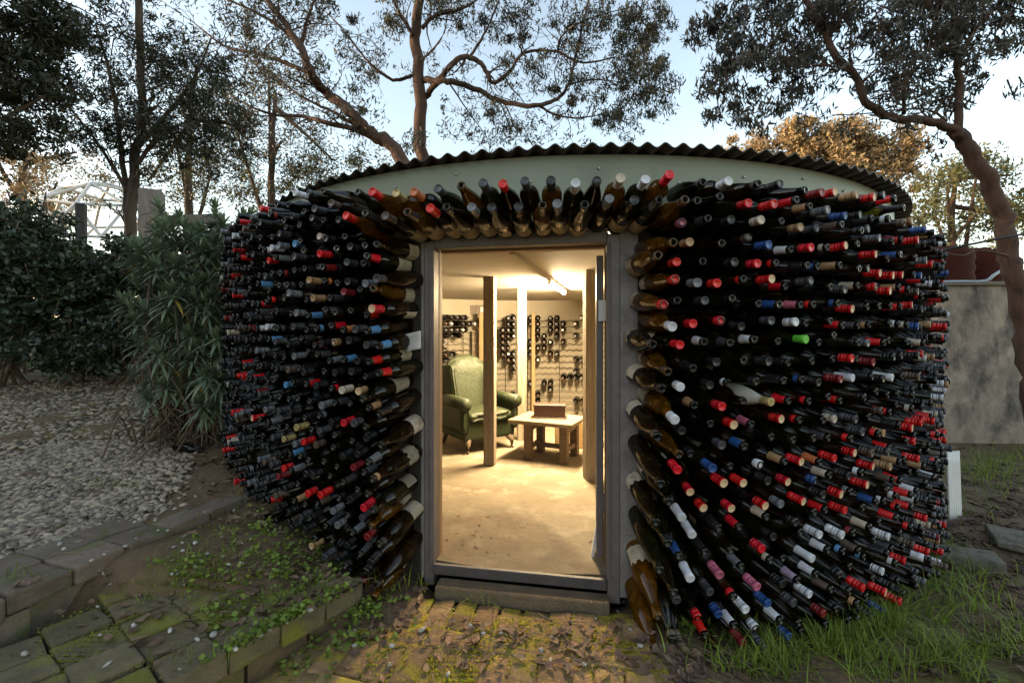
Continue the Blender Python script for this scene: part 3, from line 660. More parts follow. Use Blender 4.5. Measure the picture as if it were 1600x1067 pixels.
for px, wd, lb in ((752, .065, 'pale timber upright between the left and middle wine racks'), (833, .06, 'pale timber upright left of the right wine rack')):
    a = back(px, .87, .26); box('rack_upright', a, (wd, .09, 1.74), M['pine'], None, rz=.05, bevel=.004, seg=1, label=lb, cat='rack upright', group='timber uprights between the racks')
for px, wd, z1, lb in ((743, .12, 1.45, 'tan timber board behind the upright over the armchair'), (827.5, .06, 1.7, 'tan timber board behind the upright beside the pale post')):
    a = back(px, z1/2, .12); box('side_board', a, (wd, .02, z1), M['post'], None, bevel=.002, seg=1, label=lb, cat='board')
# bottles in the racks: neck towards the room
def rack_bottle(px, row, rackname, col, dirx=0.0):
    tip = back(px, ROW0-row*ROWP-.005, .36); o = obj('wine_bottle', bottle_mesh('bordeaux', 'glass_rack'))
    wall_n = Vector((-(tip.x-IC.x)/IA**2, -(tip.y-IC.y)/IB**2, 0)).normalized(); dv = (wall_n+Vector((dirx, 0, -.05+random.gauss(0, .03)))).normalized()
    o.matrix_world = Matrix.Translation(tip-dv*.30) @ frame_for(dv, Vector((0, 0, -1))).to_4x4() @ Matrix.Diagonal((1.25, 1.25, 1.0, 1))
    o['label'] = 'dark bottle in the %s wire rack, %s row from top, %s bottle across' % (rackname, ordn(row+1), ordn(col+1))
    o['category'] = 'wine bottle'; o['group'] = 'wine bottles lying in the wire racks'
    obj('cap', cap_mesh('screw', random.choice(('grey', 'charcoal', 'grey', 'black', 'bronze', 'white'))), o)
    return o
M['glass_rack'] = M['glass_dark']
RB = {0: [0,3,7], 1: [0,2,3,4,6], 2: [0,2,3], 3: [0,1,3,6], 4: [1,2,4], 5: [0,1], 6: [2], 7: [0,7], 9: [6], 10: [5,6,7], 11: [1,2], 12: [2], 13: [0], 14: [6,7]}
for r in RB: RB[r] = sorted(set(RB[r]) | ({random.randrange(8)} if random.random() < .5 else set()))
for r, cs in RB.items():
    for q, c in enumerate(cs): rack_bottle(840.5+c*9.6, r, 'right', q)
MB_ = {0: [1,2], 1: [1,2], 2: [0,1,2], 3: [0,1,2], 4: [0,1,5], 5: [0,1,5], 6: [0,1,2,5], 7: [1,2], 8: [2], 9: [2], 10: [-3], 11: [5], 13: [2], 14: [2]}
MB_[0] = [-3,1,2,5]; MB_[1] = [-3,1,2,5]
for r, cs in MB_.items():
    for q, c in enumerate(cs): rack_bottle(786+c*8.6, r, 'middle', q)
LBt = {0: [1,2,3,4], 1: [0,1,3,4,5], 2: [0,1,2,3,4], 3: [1,3], 4: [0], 5: [0], 6: [0,1,2], 7: [0,1]}
for r, cs in LBt.items():
    for q, c in enumerate(cs): rack_bottle(697+c*9.0, r, 'left', q, .35)
# meter board on the wall
a = back(744, 1.80, .02); mb = box('meter_board', a, (.30, .03, .16), M['timber'], None, bevel=.004, label='small brown board with a white switch above the left rack', cat='switch board')
box('switch', (.11, -.02, 0), (.07, .02, .09), M['white'], mb, bevel=.004)

# green leather wing chair
ch = empty('armchair', (-.44, 5.66, 0), R_(33), label='worn green leather wingback armchair with short wooden legs', cat='armchair')
def soft(name, c, d, parent, bev=.06, rx=0, ry=0, rz=0, puff=0.0, mat=None):
    bm = bmesh.new(); bmesh.ops.create_cube(bm, size=1.0)
    bmesh.ops.subdivide_edges(bm, edges=bm.edges[:], cuts=4, use_grid_fill=True)
    for v in bm.verts:
        x, y, z = v.co*2
        k = 1+puff*(1-x*x)*(1-y*y)*(1 if abs(z) > .99 else 0)
        v.co = Vector((x/2*d[0], y/2*d[1], z/2*d[2]*k))
        if abs(y) > .99: v.co.y += math.copysign(puff*.25*d[1]*(1-x*x)*(1-z*z), y)*.3
    sh = [e for e in bm.edges if e.is_boundary or (len(e.link_faces) == 2 and e.link_faces[0].normal.dot(e.link_faces[1].normal) < .3)]
    bm.normal_update(); sh = [e for e in bm.edges if len(e.link_faces) == 2 and e.calc_face_angle(0) > .9]
    bmesh.ops.bevel(bm, geom=sh, offset=min(bev, min(d)*.42), segments=4, affect='EDGES', profile=.5)
    me = bpy.data.meshes.new(name); bm.to_mesh(me); bm.free(); me.materials.append(mat or M['leather'])
    me.polygons.foreach_set('use_smooth', np.ones(len(me.polygons), dtype=bool))
    o = obj(name, me, parent); o.location = c; o.rotation_euler = (rx, ry, rz); return o
soft('seat_base', (0, -.01, .245), (.70, .66, .21), ch, .03)
soft('seat_cushion', (0, -.06, .405), (.60, .62, .12), ch, .05, puff=.25)
bk = soft('backrest', (0, .26, .655), (.56, .16, .70), ch, .07, rx=R_(-10), puff=.35)
for s in (-1, 1):
    soft('wing', (s*.315, .17, .74), (.085, .28, .44), ch, .04, rx=R_(-10), rz=s*R_(-14), puff=.2)
    arm = soft('arm', (s*.335, -.06, .40), (.11, .62, .34), ch, .04)
    g = Geo(); g.tube([Vector((s*.345, -.385, .565)), Vector((s*.345, .22, .58))], [.075, .07], 16); rl = g.build('arm_roll', M['leather'], ch)
    g = Geo(); g.tube([Vector((s*.27, -.30, .15)), Vector((s*.30, -.345, .09)), Vector((s*.30, -.345, .035))], [.04, .028, .016], 8); g.tube([Vector((s*.30, -.36, .017)), Vector((s*.30, -.33, .017))], .017, 10); g.build('leg', M['oldwood'], ch)
    g = Geo(); g.tube([Vector((s*.28, .26, .15)), Vector((s*.30, .33, .0))], [.035, .02], 8); g.build('leg', M['oldwood'], ch)
# piping along the back's edge
g = Geo(); pts = cat_rom([(-.27, .175, .42), (-.275, .215, .74), (-.25, .25, .935), (-.1, .265, .985), (.1, .265, .985), (.25, .25, .935), (.275, .215, .74), (.27, .175, .42)], 6); g.tube(pts, .008, 6); g.build('piping', M['leather'], ch)

# low table, box on it, wine crate under it
tb = empty('low_table', (.445, 5.08, 0), R_(-25), label='low worn wooden table with thick legs and stretchers', cat='table')
box('table_top', (-.06, .06, .405), (.74, .60, .042), M['tabletop'], tb, bevel=.005, seg=1, jitter=.003)
for sx in (-1, 1):
    for sy in (-1, 1): box('leg', (sx*.205, sy*.185, .192), (.085, .085, .384), M['oldwood'], tb, bevel=.006, seg=1)
    box('apron', (sx*.205, 0, .345), (.05, .28, .07), M['oldwood'], tb, bevel=.003, seg=1)
    box('stretcher', (sx*.205, 0, .13), (.045, .28, .05), M['oldwood'], tb, bevel=.003, seg=1)
box('stretcher', (0, 0, .13), (.36, .05, .045), M['oldwood'], tb, bevel=.003, seg=1)
bx = box('wooden_box', (.43, 5.20, .426+.073), (.35, .19, .14), M['boxwood'], None, rz=R_(-6), bevel=.004, seg=1, label='red brown wooden box standing on the low table', cat='box')
box('box_lid', (0, 0, .068), (.37, .205, .022), M['boxwood'], bx, bevel=.004, seg=1)
box('box_base', (0, 0, -.067), (.38, .215, .012), M['boxwood'], bx, bevel=.003, seg=1)
cr = box('wine_crate', (.80, 5.66, .155), (.50, .34, .31), M['crate'], None, rz=R_(-12), bevel=.004, seg=1, label='pale pine wine crate stencilled with dark letters under the table', cat='crate')
tx = bpy.data.curves.new('lettering', 'FONT'); tx.body = 'VINO'; tx.size = .085; tx.extrude = .0006; tx.align_x = 'CENTER'; tx.align_y = 'CENTER'
to_ = bpy.data.objects.new('lettering_curve', tx); lme = bpy.data.meshes.new_from_object(to_); bpy.data.objects.remove(to_); lme.materials.clear(); lme.materials.append(M['print'])
to_ = obj('lettering', lme, cr); to_.location = (-.07, -.1712, .0); to_.rotation_euler = (R_(90), 0, 0)
lb_ = box('leaning_board', dp(hw-.062, -.30, .10), (.018, .10, .24), M['white'], None, rz=DROT, ry=R_(9), bevel=.002, seg=1, label='short white board leaning against the open door', cat='board')

# ------------------------------------------------------------------ paving
steps = empty('garden_steps', (0, 0, 0), kind='structure'); steps['label'] = 'two mossy paver steps climbing to the gravel on the left'
PV = [box_mesh('paver', (.236, .235, .10), M['paver'], .016, 2, .011) for _ in range(5)]
PM = [box_mesh('paver', (.212, .205, .10), M['moss_paver'], .014, 2, .008) for _ in range(5)]
def lay(me, name, c, rz, parent, tilt=.03):
    o = obj(name, me, parent); o.location = c; o.rotation_euler = (random.gauss(0, tilt), random.gauss(0, tilt), rz+random.gauss(0, .03)); return o
# upper terrace edge
e0 = Vector((-2.56, 1.10, 0)); e1 = Vector((-1.95, 2.95, 0)); eu = (e1-e0).normalized(); ev = Vector((-eu.y, eu.x, 0)); ea = math.atan2(eu.y, eu.x)
for i in range(10):
    for j in range(2):
        if j == 1 and i > 6: continue
        c = e0+eu*(.13+i*.243)+ev*(.12+j*.243)+Vector((random.gauss(0, .006), 0, .145+random.gauss(0, .006)))
        if i < 4: c -= ev*.045
        lay(random.choice(PV), 'paver', c, ea, steps)
g = Geo()
for i in range(9):
    c = e0+eu*(.13+i*.268)+ev*(.175 if i > 3 else .13); g.box((c.x, c.y, -.03), (.255, .24, .24), ea)
g.build('riser', M['paver'], steps, smooth=False)
# lower step
f0 = Vector((-1.30, 1.73, 0)); f1 = Vector((-.83, 2.38, 0)); fu = (f1-f0).normalized(); fv = Vector((-fu.y, fu.x, 0)); fa = math.atan2(fu.y, fu.x)
for i in range(-4, 4):
    for j in range(5):
        c = f0+fu*(.10+i*.218)+fv*(.105+j*.212+.03*(i % 2)*(j > 0))
        if c.x < edge1(c.y)+.06: continue
        lay(random.choice(PM), 'paver', c+Vector((0, 0, -.022+random.gauss(0, .006))), fa, steps, .022)
g = Geo()
for i in range(-3, 3):
    for j in range(4):
        c = f0+fu*(.14+i*.285)+fv*(.15+j*.272)
        if c.x > edge1(c.y)-.1: g.box((c.x, c.y, -.14), (.27, .255, .15), fa)
g.build('bedding', M['soil'], steps, smooth=False)
# brick path
pv_, pf_ = [], []; pnx, pny = 64, 40
for b in range(pny+1):
    for a in range(pnx+1):
        x = -1.15+1.87*a/pnx; y = 1.25+1.27*b/pny; e_f = min(1, min(a, pnx-a)/5, (pny-b)/3)
        h_ = .5*math.sin(x*23+1.7*math.sin(y*13))*math.sin(y*19+1.3*math.sin(x*17))+.5*math.sin(x*61+y*47)*math.sin(y*71-x*29)
        pv_.append((x, y, -.131+.008*h_-.05*(1-e_f)))
for b in range(pny):
    for a in range(pnx): q = b*(pnx+1)+a; pf_.append((q, q+1, q+pnx+2, q+pnx+1))
path = obj('path', fast_mesh('path', pv_, pf_, M['path_soil'], True), kind='structure', label='mossy brick path leading to the cellar door')
BR = [box_mesh('brick', (.119, .237, .07), M['brick'], .014, 3, .010) for _ in range(8)]
pa = DROT
for j in range(-2, 7):
    for i in range(-5, 6):
        u, v = i*.252, .17+j*.128
        if (j % 3) == 2:                                            # a course of bricks laid across
            c = dp(u+.126*(j % 2), v+.03, -.158); rz = pa+math.pi/2
            if abs(u) < 1.0 and -1.0 < c.x < .62 and c.y < 2.45: lay(random.choice(BR), 'brick', c+Vector((0, 0, random.gauss(0, .005))), rz, path, .03)
        elif (j % 3) == 0 and j >= 0:                               # two courses of bricks laid lengthways
            for h in (0, 1):
                c = dp(u+h*.126, v+.095, -.158); rz = pa
                if abs(u) < 1.0 and c.y < 2.45 and -1.0 < c.x < .64: lay(random.choice(BR), 'brick', c+Vector((0, 0, random.gauss(0, .005))), rz, path, .03)
# ------------------------------------------------------------------ trees
def leaves_mesh(name, C, D, ln, wd, mat, droop=0.0):
    """diamond leaves: centres C (n,3), pointing along D"""
    n = len(C); C = np.asarray(C); D = np.asarray(D); D = D/np.linalg.norm(D, axis=1, keepdims=True)
    R = rng.normal(size=(n, 3)); Wv = np.cross(D, R); Wv /= np.linalg.norm(Wv, axis=1, keepdims=True)+1e-9
    L = (ln*rng.uniform(.6, 1.35, n))[:, None]; Wd = (wd*rng.uniform(.7, 1.3, n))[:, None]
    V = np.stack([C-D*L*.5, C+Wv*Wd*.5-D*L*.08, C+D*L*.5, C-Wv*Wd*.5-D*L*.08], 1).reshape(-1, 3)
    Q = np.arange(4*n).reshape(-1, 4); return fast_mesh(name, V, Q, mat)
class Tree:
    def __init__(s, name, base, label, bark, leafm, ln, wd, group='trees around the cellar', cat='tree'):
        s.e = empty(name, base, label=label, cat=cat, group=group); s.b = Vector(base); s.g = Geo(); s.C = []; s.D = []; s.bark = bark; s.leafm = leafm; s.ln = ln; s.wd = wd
    def limb(s, pts, r0, r1, sides=8, n=5):
        q = cat_rom(pts, n); m = len(q)
        rad = [r0+(r1-r0)*(k/(m-1))**.9 for k in range(m)]
        for k in range(1, m-1): q[k] = q[k]+Vector((random.gauss(0, 1), random.gauss(0, 1), random.gauss(0, 1)))*rad[k]*.18
        s.g.tube([p-s.b for p in q], rad, sides); return q, rad
    def clump(s, c, r, n, hang=.7, flat=.8):
        p = rng.normal(size=(n, 3)); p /= np.linalg.norm(p, axis=1, keepdims=True); p *= (rng.uniform(0, 1, n)**.45)[:, None]*r; p[:, 2] *= flat
        s.C.append(p+np.array(c-s.b)); d = rng.normal(size=(n, 3)); d[:, 2] -= hang; s.D.append(d)
    def twigs(s, q, rad, count, ln, leaves, cr, t0=.25, up=.1, depth=1):
        for _ in range(count):
            k = random.randint(int(t0*(len(q)-1)), len(q)-1); p = q[k]
            t = (q[min(k+1, len(q)-1)]-q[max(k-1, 0)]).normalized()
            d = (t*.5+Vector((random.gauss(0, .7), random.gauss(0, .7), random.gauss(up, .6)))).normalized()
            L = ln*random.uniform(.5, 1.2); pts = [p]
            for m in range(4): d = (d+Vector((random.gauss(0, .3), random.gauss(0, .3), random.gauss(0, .28)))).normalized(); pts.append(pts[-1]+d*L/4)
            r = max(.006, min(rad[k]*.5, .012+L*.012))
            qq, rr = s.limb(pts, r, .004, 5 if r > .02 else 4, 3)
            if depth > 0: s.twigs(qq, rr, 4, L*.5, leaves, cr, .3, up, depth-1)
            elif leaves: s.clump(pts[-1], cr*random.uniform(.6, 1.3), int(leaves*random.uniform(.5, 1.4)))
    def fill(s, px, py, rx, ry, d, n, leaves, cr, dd=.8, hang=.7, tw=True):
        """leaf clumps inside an ellipsoid around a point of the crown"""
        c0 = P(px, py, d); sx, sz = rx/F*d, ry/F*d
        for _ in range(n):
            v = Vector((random.gauss(0, 1), random.gauss(0, 1), random.gauss(0, 1))).normalized()*(random.random()**.4)
            c = c0+Vector((v.x*sx, v.y*dd, v.z*sz)); s.clump(c, cr*random.uniform(.5, 1.35), int(leaves*random.uniform(.4, 1.5)), hang)
            if tw and random.random() < .6:
                e = c0+Vector((v.x*sx*.55, v.y*dd*.6, v.z*sz*.45+.1)); md_ = (c+e)/2+Vector((random.gauss(0, .08), random.gauss(0, .08), random.gauss(0, .08)))
                s.g.tube([e-s.b, md_-s.b, c-s.b], [.012, .008, .004], 4)
    def done(s):
        s.g.build('trunk', s.bark, s.e)
        if s.C:
            C = np.concatenate(s.C); D = np.concatenate(s.D); obj('crown', leaves_mesh('crown', C, D, s.ln, s.wd, s.leafm), s.e)
            return len(C)
def line(pp, d, dj=.15): return [P(a, b, d+random.gauss(0, dj)) for a, b in pp]
nl = 0
# 1: the big gum behind the roof
d = 12.0; b0 = P(660, 330, d); b0.z = .7
t = Tree('gum_tree', b0, 'tall reddish gum trunk with twisting limbs rising behind the roof', M['trunk_red'], M['leaf_gum'], .15, .030)
q, r = t.limb([b0]+line([(658, 300), (656, 200), (653, 110), (650, 45), (660, -40), (690, -180)], d, .05), .20, .10, 12); t.twigs(q[12:], r[12:], 10, 1.5, 26, .38, .4)
LIMBS = [([(664, 152), (692, 118), (719, 91), (749, 96), (762, 118), (773, 130), (797, 111), (820, 83), (867, 81), (911, 98), (960, 90)], .125, .03, 16),
 ([(660, 125), (699, 127), (732, 135), (786, 159), (834, 165), (871, 155), (888, 132), (898, 95), (908, 50), (925, -20)], .13, .03, 16),
 ([(840, 165), (865, 178), (900, 185), (945, 180), (985, 195)], .05, .012, 8),
 ([(643, 118), (614, 125), (580, 101), (557, 74), (530, 40), (500, 10)], .075, .018, 10),
 ([(646, 55), (628, 27), (614, 0), (590, -60)], .09, .03, 6), ([(660, 45), (682, 24), (730, 10), (780, -30)], .09, .03, 8),
 ([(735, 88), (752, 62), (766, 34), (780, 0), (800, -50)], .06, .02, 10), ([(785, 157), (800, 190), (795, 225)], .03, .008, 5), ([(700, 127), (725, 165), (760, 215), (765, 240)], .035, .008, 6),
 ([(871, 81), (880, 55), (920, 30), (990, 10)], .05, .015, 8), ([(888, 132), (930, 125), (985, 130)], .04, .01, 8), ([(654, 100), (690, 60), (700, 20)], .05, .015, 6)]
for pp, a, b, cnt in LIMBS: q, r = t.limb(line(pp, d-.3, .22), a*.66, b*.66, 8, 6); t.twigs(q, r, cnt, 1.15, 16, .2, .2)
for f in ((1000, 40, 60, 50, 40), (985, 110, 55, 70, 34), (1020, 150, 30, 50, 14), (960, 175, 40, 25, 10), (900, 35, 60, 35, 16), (800, 20, 70, 25, 18), (700, 15, 50, 25, 14), (600, 20, 40, 30, 12), (575, 80, 30, 30, 6), (840, 110, 60, 30, 10), (790, 200, 40, 22, 6), (740, 190, 50, 30, 5), (905, 150, 50, 40, 12), (640, 225, 40, 15, 3)): t.fill(*f[:4], d-.4, int(f[4]*1.2), 62, .26, 1.0, 1.5)
nl += t.done()
# 2: the leaning multi-stemmed tree
d = 10.5; b0 = P(640, 300, d); b0.z = .7
t = Tree('gum_tree', b0, 'leaning brown tree with several bare stems fanning out to the left', M['trunk_red'], M['leaf_gum'], .13, .03)
for pp, a, b, cnt in (([(650, 330), (625, 243), (580, 209), (547, 175), (510, 145), (486, 118), (470, 75), (440, 30), (410, -10)], .17, .06, 16), ([(600, 225), (560, 205), (506, 192), (472, 182), (420, 178), (360, 150)], .08, .02, 14),
 ([(590, 215), (545, 190), (520, 175), (470, 150), (430, 120)], .06, .015, 10), ([(486, 118), (450, 100), (405, 84), (354, 74), (304, 37)], .06, .015, 14), ([(466, 67), (425, 34), (380, 10), (340, -5)], .05, .015, 10), ([(470, 75), (480, 30), (500, -20)], .05, .02, 8)):
    q, r = t.limb(line(pp, d, .12), a, b, 8, 5); t.twigs(q, r, cnt, 1.0, 12, .24, .2)
for f in ((480, 20, 60, 30, 12), (540, 110, 50, 40, 8), (570, 190, 40, 30, 8), (400, 40, 60, 30, 12)): t.fill(*f[:4], d, int(f[4]*1.2), 50, .26, .8)
nl += t.done()
# 3: dark fine-leaved tree at left
d = 8.5; b0 = P(203, 460, d); b0.z = .75
t = Tree('dark_tree', b0, 'dark fine-leaved tree with twin stems in front of the white dome', M['trunk'], M['leaf_dark'], .11, .024)
for pp, a, b, cnt in (([(203, 460), (206, 340), (212, 240), (222, 200), (219, 100), (216, 0), (220, -100)], .10, .05, 16), ([(200, 420), (196, 300), (184, 190), (170, 110), (150, 40)], .06, .02, 14), ([(216, 230), (255, 185), (300, 130), (330, 60)], .05, .015, 12), ([(210, 260), (270, 200), (340, 190), (400, 210)], .04, .012, 10), ([(200, 300), (150, 220), (110, 170)], .04, .012, 8)):
    q, r = t.limb(line(pp, d, .15), a, b, 8, 5); t.twigs(q, r, cnt, .9, 24, .24, .15)
for f in ((215, 60, 100, 60, 60), (300, 120, 90, 60, 50), (140, 110, 60, 70, 30), (230, 190, 100, 50, 34), (300, 220, 90, 50, 36), (150, 230, 60, 50, 18), (340, 190, 60, 60, 24)): t.fill(*f[:4], d, int(f[4]*.95), 62, .22, .9, .5)
nl += t.done()
# 4: near dark foliage at the left edge
d = 6.2; b0 = P(-120, 500, d); b0.z = .75
t = Tree('dark_tree', b0, 'nearest dark tree whose foliage fills the top left corner', M['trunk'], M['leaf_dark'], .10, .027)
q, r = t.limb([b0]+line([(-110, 300), (-60, 120), (-20, 20)], d, .1), .14, .05); t.twigs(q, r, 10, .9, 30, .22, .3)
q, r = t.limb(line([(-90, 240), (0, 190), (70, 150)], d, .1), .05, .015)
for f in ((20, 40, 80, 70, 60), (40, 120, 60, 60, 44), (10, 190, 60, 50, 34), (-40, 100, 80, 150, 40), (90, 20, 40, 30, 10)): t.fill(*f[:4], d, int(f[4]*1.15), 80, .22, .7, .4)
nl += t.done()
# 5: the crooked tree at right
d = 6.0; b0 = Vector((P(1625, 700, d).x, d, -.15))
t = Tree('gum_tree', b0, 'crooked reddish trunk at the right edge with one limb bending left', M['trunk_red'], M['leaf_gum_grey'], .115, .025)
q, r = t.limb([b0]+line([(1612, 600), (1595, 500), (1578, 410), (1568, 340), (1545, 285), (1512, 232), (1494, 200)], d, .02), .125, .085, 12, 6)
for pp, a, b, cnt in (([(1500, 208), (1485, 200), (1448, 189), (1391, 182), (1354, 159), (1337, 118), (1306, 88), (1289, 51), (1262, 0), (1235, -60)], .088, .05, 14), ([(1496, 215), (1499, 135), (1494, 95), (1489, 34), (1485, -40)], .075, .05, 16), ([(1411, 180), (1418, 111), (1451, 74), (1458, 34), (1440, -10)], .035, .018, 12),
 ([(1494, 95), (1532, 37), (1570, 0), (1610, -40)], .045, .02, 12), ([(1480, 190), (1450, 172), (1400, 172), (1350, 178), (1300, 180)], .025, .008, 8), ([(1499, 140), (1478, 165), (1480, 188)], .015, .008, 2), ([(1400, 110), (1410, 60), (1440, 30)], .02, .008, 8), ([(1575, 400), (1545, 393), (1525, 393), (1500, 400), (1470, 392), (1448, 384)], .028, .016, 0), ([(1337, 118), (1310, 105), (1240, 100)], .02, .006, 8)):
    q, r = t.limb(line(pp, d-.1, .06), a*.64, b*.7, 8, 5)
    if cnt: t.twigs(q, r, cnt, .65, 15, .15, .15)
for f in ((1150, 40, 70, 60, 50), (1140, 120, 40, 60, 24), (1170, 180, 50, 35, 12), (1230, 60, 60, 60, 34), (1330, 30, 80, 40, 34), (1430, 40, 70, 60, 34), (1540, 50, 70, 60, 30), (1400, 130, 60, 40, 14), (1260, 130, 50, 40, 12), (1560, 130, 50, 35, 7)): t.fill(*f[:4], d+.2, int(f[4]*1.1), 50, .16, .7, 1.5)
nl += t.done()
# 6..: trees further off
def far(name, label, px, base_py, d, crown, leafm, ln, wd, n_l, cr, bark='trunk', dd=2.0):
    b0 = P(px, base_py, d); b0.z = max(.4, min(b0.z, 1.2)); global nl
    t = Tree(name, b0, label, M[bark], leafm, ln, wd, group='trees in the distance')
    top = min(c[1] for c in crown)+15
    q, r = t.limb([b0]+line([(px+4, base_py-60), (px-6, (base_py+top)/2), (px, top)], d, .2), .016*d, .004*d)
    for f in crown:
        k = random.randint(len(q)//3, len(q)-1); t.limb([q[k], (q[k]+P(f[0], f[1], d))/2+Vector((0, 0, .2)), P(f[0], f[1]-f[3]*.4, d)], .006*d, .002*d, 5, 4)
        t.fill(*f[:4], d, f[4], n_l, cr, dd, .3)
    nl += t.done()
far('golden_tree', 'sunlit golden brown tree just above the right end of roof', 1290, 420, 28, [(1240, 235, 60, 38, 40), (1310, 225, 60, 32, 36), (1370, 240, 55, 38, 36), (1300, 270, 90, 40, 40), (1400, 275, 35, 40, 16)], M['leaf_sun_gold'], .26, .11, 170, .8)
far('golden_tree', 'small golden tree top peeking over the roof, left of larger one', 1150, 400, 30, [(1150, 232, 26, 16, 10), (1158, 262, 40, 20, 10)], M['leaf_sun_gold'], .26, .10, 90, .7)
far('yellow_green_tree', 'yellow green tree behind the crooked trunk and rust red tanks', 1492, 520, 16, [(1480, 300, 40, 40, 22), (1530, 265, 40, 32, 20), (1580, 290, 35, 40, 20), (1460, 345, 40, 25, 14), (1530, 345, 60, 35, 24), (1600, 360, 40, 40, 16), (1500, 395, 60, 20, 10)], M['leaf_yellow'], .16, .06, 80, .5, 'trunk_red')
far('olive_tree', 'olive green tree filling the gap between dark tree and leaning stems', 430, 480, 15, [(420, 130, 60, 50, 26), (360, 200, 70, 60, 40), (440, 240, 80, 50, 44), (520, 265, 60, 35, 24), (390, 290, 90, 40, 30)], M['leaf_olive'], .13, .04, 80, .5)
far('olive_tree', 'olive tree behind the timber gate post and white dome', 300, 480, 17, [(270, 230, 70, 60, 34), (330, 290, 70, 50, 34), (230, 300, 50, 40, 12), (310, 120, 60, 60, 14)], M['leaf_olive'], .14, .045, 80, .55)
far('golden_tree', 'golden lit tree low at the left edge behind the hedge', 40, 480, 20, [(30, 270, 60, 40, 26), (90, 300, 50, 40, 20), (40, 330, 80, 35, 26), (120, 250, 40, 30, 8), (-20, 240, 50, 50, 20)], M['leaf_sun_gold'], .18, .06, 80, .6)
far('olive_tree', 'low olive tree beyond the roof at the leaning stems', 560, 470, 19, [(560, 270, 50, 25, 14), (510, 300, 50, 30, 14), (610, 260, 25, 12, 4)], M['leaf_olive'], .15, .05, 80, .5)
print('LEAVES', nl)

# ------------------------------------------------------------------ shrubs at left
def shrub(label, blobs, d0, n, ln, wd, leafm, base):
    b0 = P(*base, d0); b0.z = ground_z(b0.x, b0.y)-.02; global nl
    t = Tree('hedge_shrub', b0, label, M['stem'], leafm, ln, wd, group='dark hedge shrubs beside the gravel', cat='shrub')
    for (px, py, rx, ry, d, k) in blobs:
        t.limb([b0+Vector((random.gauss(0, .1), random.gauss(0, .1), 0)), (b0+P(px, py, d))/2+Vector((random.gauss(0, .1), 0, 0)), P(px, py, d)], .025, .008, 5, 3)
        t.fill(px, py, rx, ry, d, k, n, .16, .55, .1, True)
    nl += t.done()
shrub('dark hedge shrub at the far left edge above the gravel', [(20, 370, 70, 50, 6.0, 30), (0, 460, 60, 70, 5.9, 34), (40, 540, 60, 50, 5.8, 26), (60, 420, 60, 60, 6.0, 26), (-60, 430, 60, 110, 6.0, 24), (60, 335, 30, 25, 6.1, 8), (-10, 320, 30, 25, 6.1, 8)], 6.0, 70, .085, .038, M['leaf_hedge'], (20, 600))
shrub('dark hedge shrub under the white dome, in the middle', [(120, 412, 50, 34, 6.2, 28), (110, 470, 60, 60, 6.1, 34), (130, 545, 60, 45, 6.0, 28)], 6.1, 70, .085, .038, M['leaf_hedge'], (120, 596))
shrub('dark hedge shrub directly behind the rosette-leaved bush', [(190, 430, 50, 60, 6.1, 30), (190, 520, 50, 60, 6.0, 30), (250, 420, 60, 70, 6.2, 34), (290, 500, 60, 70, 6.0, 34), (340, 420, 40, 70, 6.0, 22)], 6.1, 70, .085, .038, M['leaf_hedge'], (200, 590))
shrub('dark hedge shrub in the back row at the left edge', [(-20, 420, 70, 70, 7.4, 40), (50, 400, 60, 60, 7.4, 40), (50, 500, 70, 70, 7.3, 44), (-30, 520, 60, 60, 7.3, 30)], 7.4, 80, .12, .06, M['leaf_hedge'], (30, 580))
shrub('dark hedge shrub in the back row under the white dome', [(130, 445, 60, 50, 7.4, 44), (140, 510, 60, 60, 7.3, 44), (215, 440, 60, 70, 7.4, 44), (220, 520, 60, 60, 7.3, 40)], 7.4, 80, .12, .06, M['leaf_hedge'], (150, 580))
shrub('dark hedge shrub in the back row next to the bottle wall', [(300, 430, 60, 80, 7.4, 50), (300, 520, 60, 60, 7.3, 40), (370, 400, 40, 60, 7.4, 34), (360, 480, 50, 70, 7.3, 34)], 7.4, 80, .12, .06, M['leaf_hedge'], (300, 580))
# rosette bush: whorls of narrow leaves on bare stems
d = 4.25; b0 = P(290, 655, d); b0.z = ground_z(b0.x, b0.y)-.02
ros = empty('rosette_bush', b0, label='tall bush with rosettes of narrow green leaves on bare stems', cat='bush')
gs = Geo(); LV, LQ, LI = [], [], []
def blade(p, dv, ln, wd, sag, mi):
    sd = dv.cross(Vector((0, 0, 1)));
    if sd.length < .05: sd = Vector((1, 0, 0))
    sd.normalize(); b = len(LV); pts = []
    for k in range(4):
        t_ = k/3; c = p+dv*ln*t_+Vector((0, 0, -sag*ln*t_*t_)); w_ = wd*(.55, 1, .8, .05)[k]; LV.append(c-sd*w_/2); LV.append(c+sd*w_/2)
    for k in range(3): LQ.append((b+2*k, b+2*k+1, b+2*k+3, b+2*k+2)); LI.append(mi)
def rosette(c, ax, R0, n):
    for k in range(n):
        t_ = k/n; a = k*2.399; tilt = .25+1.35*(1-t_)
        u = ax.orthogonal().normalized(); v = ax.cross(u)
        dv = (ax*math.cos(tilt)+(u*math.cos(a)+v*math.sin(a))*math.sin(tilt)).normalized()
        blade(c-ax*.10*(1-t_), dv, R0*random.uniform(.8, 1.15)*(.6+.4*(1-t_)), R0*.13, .35*(1-t_)+.1, 1 if (t_ < .12 and random.random() < .12) else 0)
heads = []
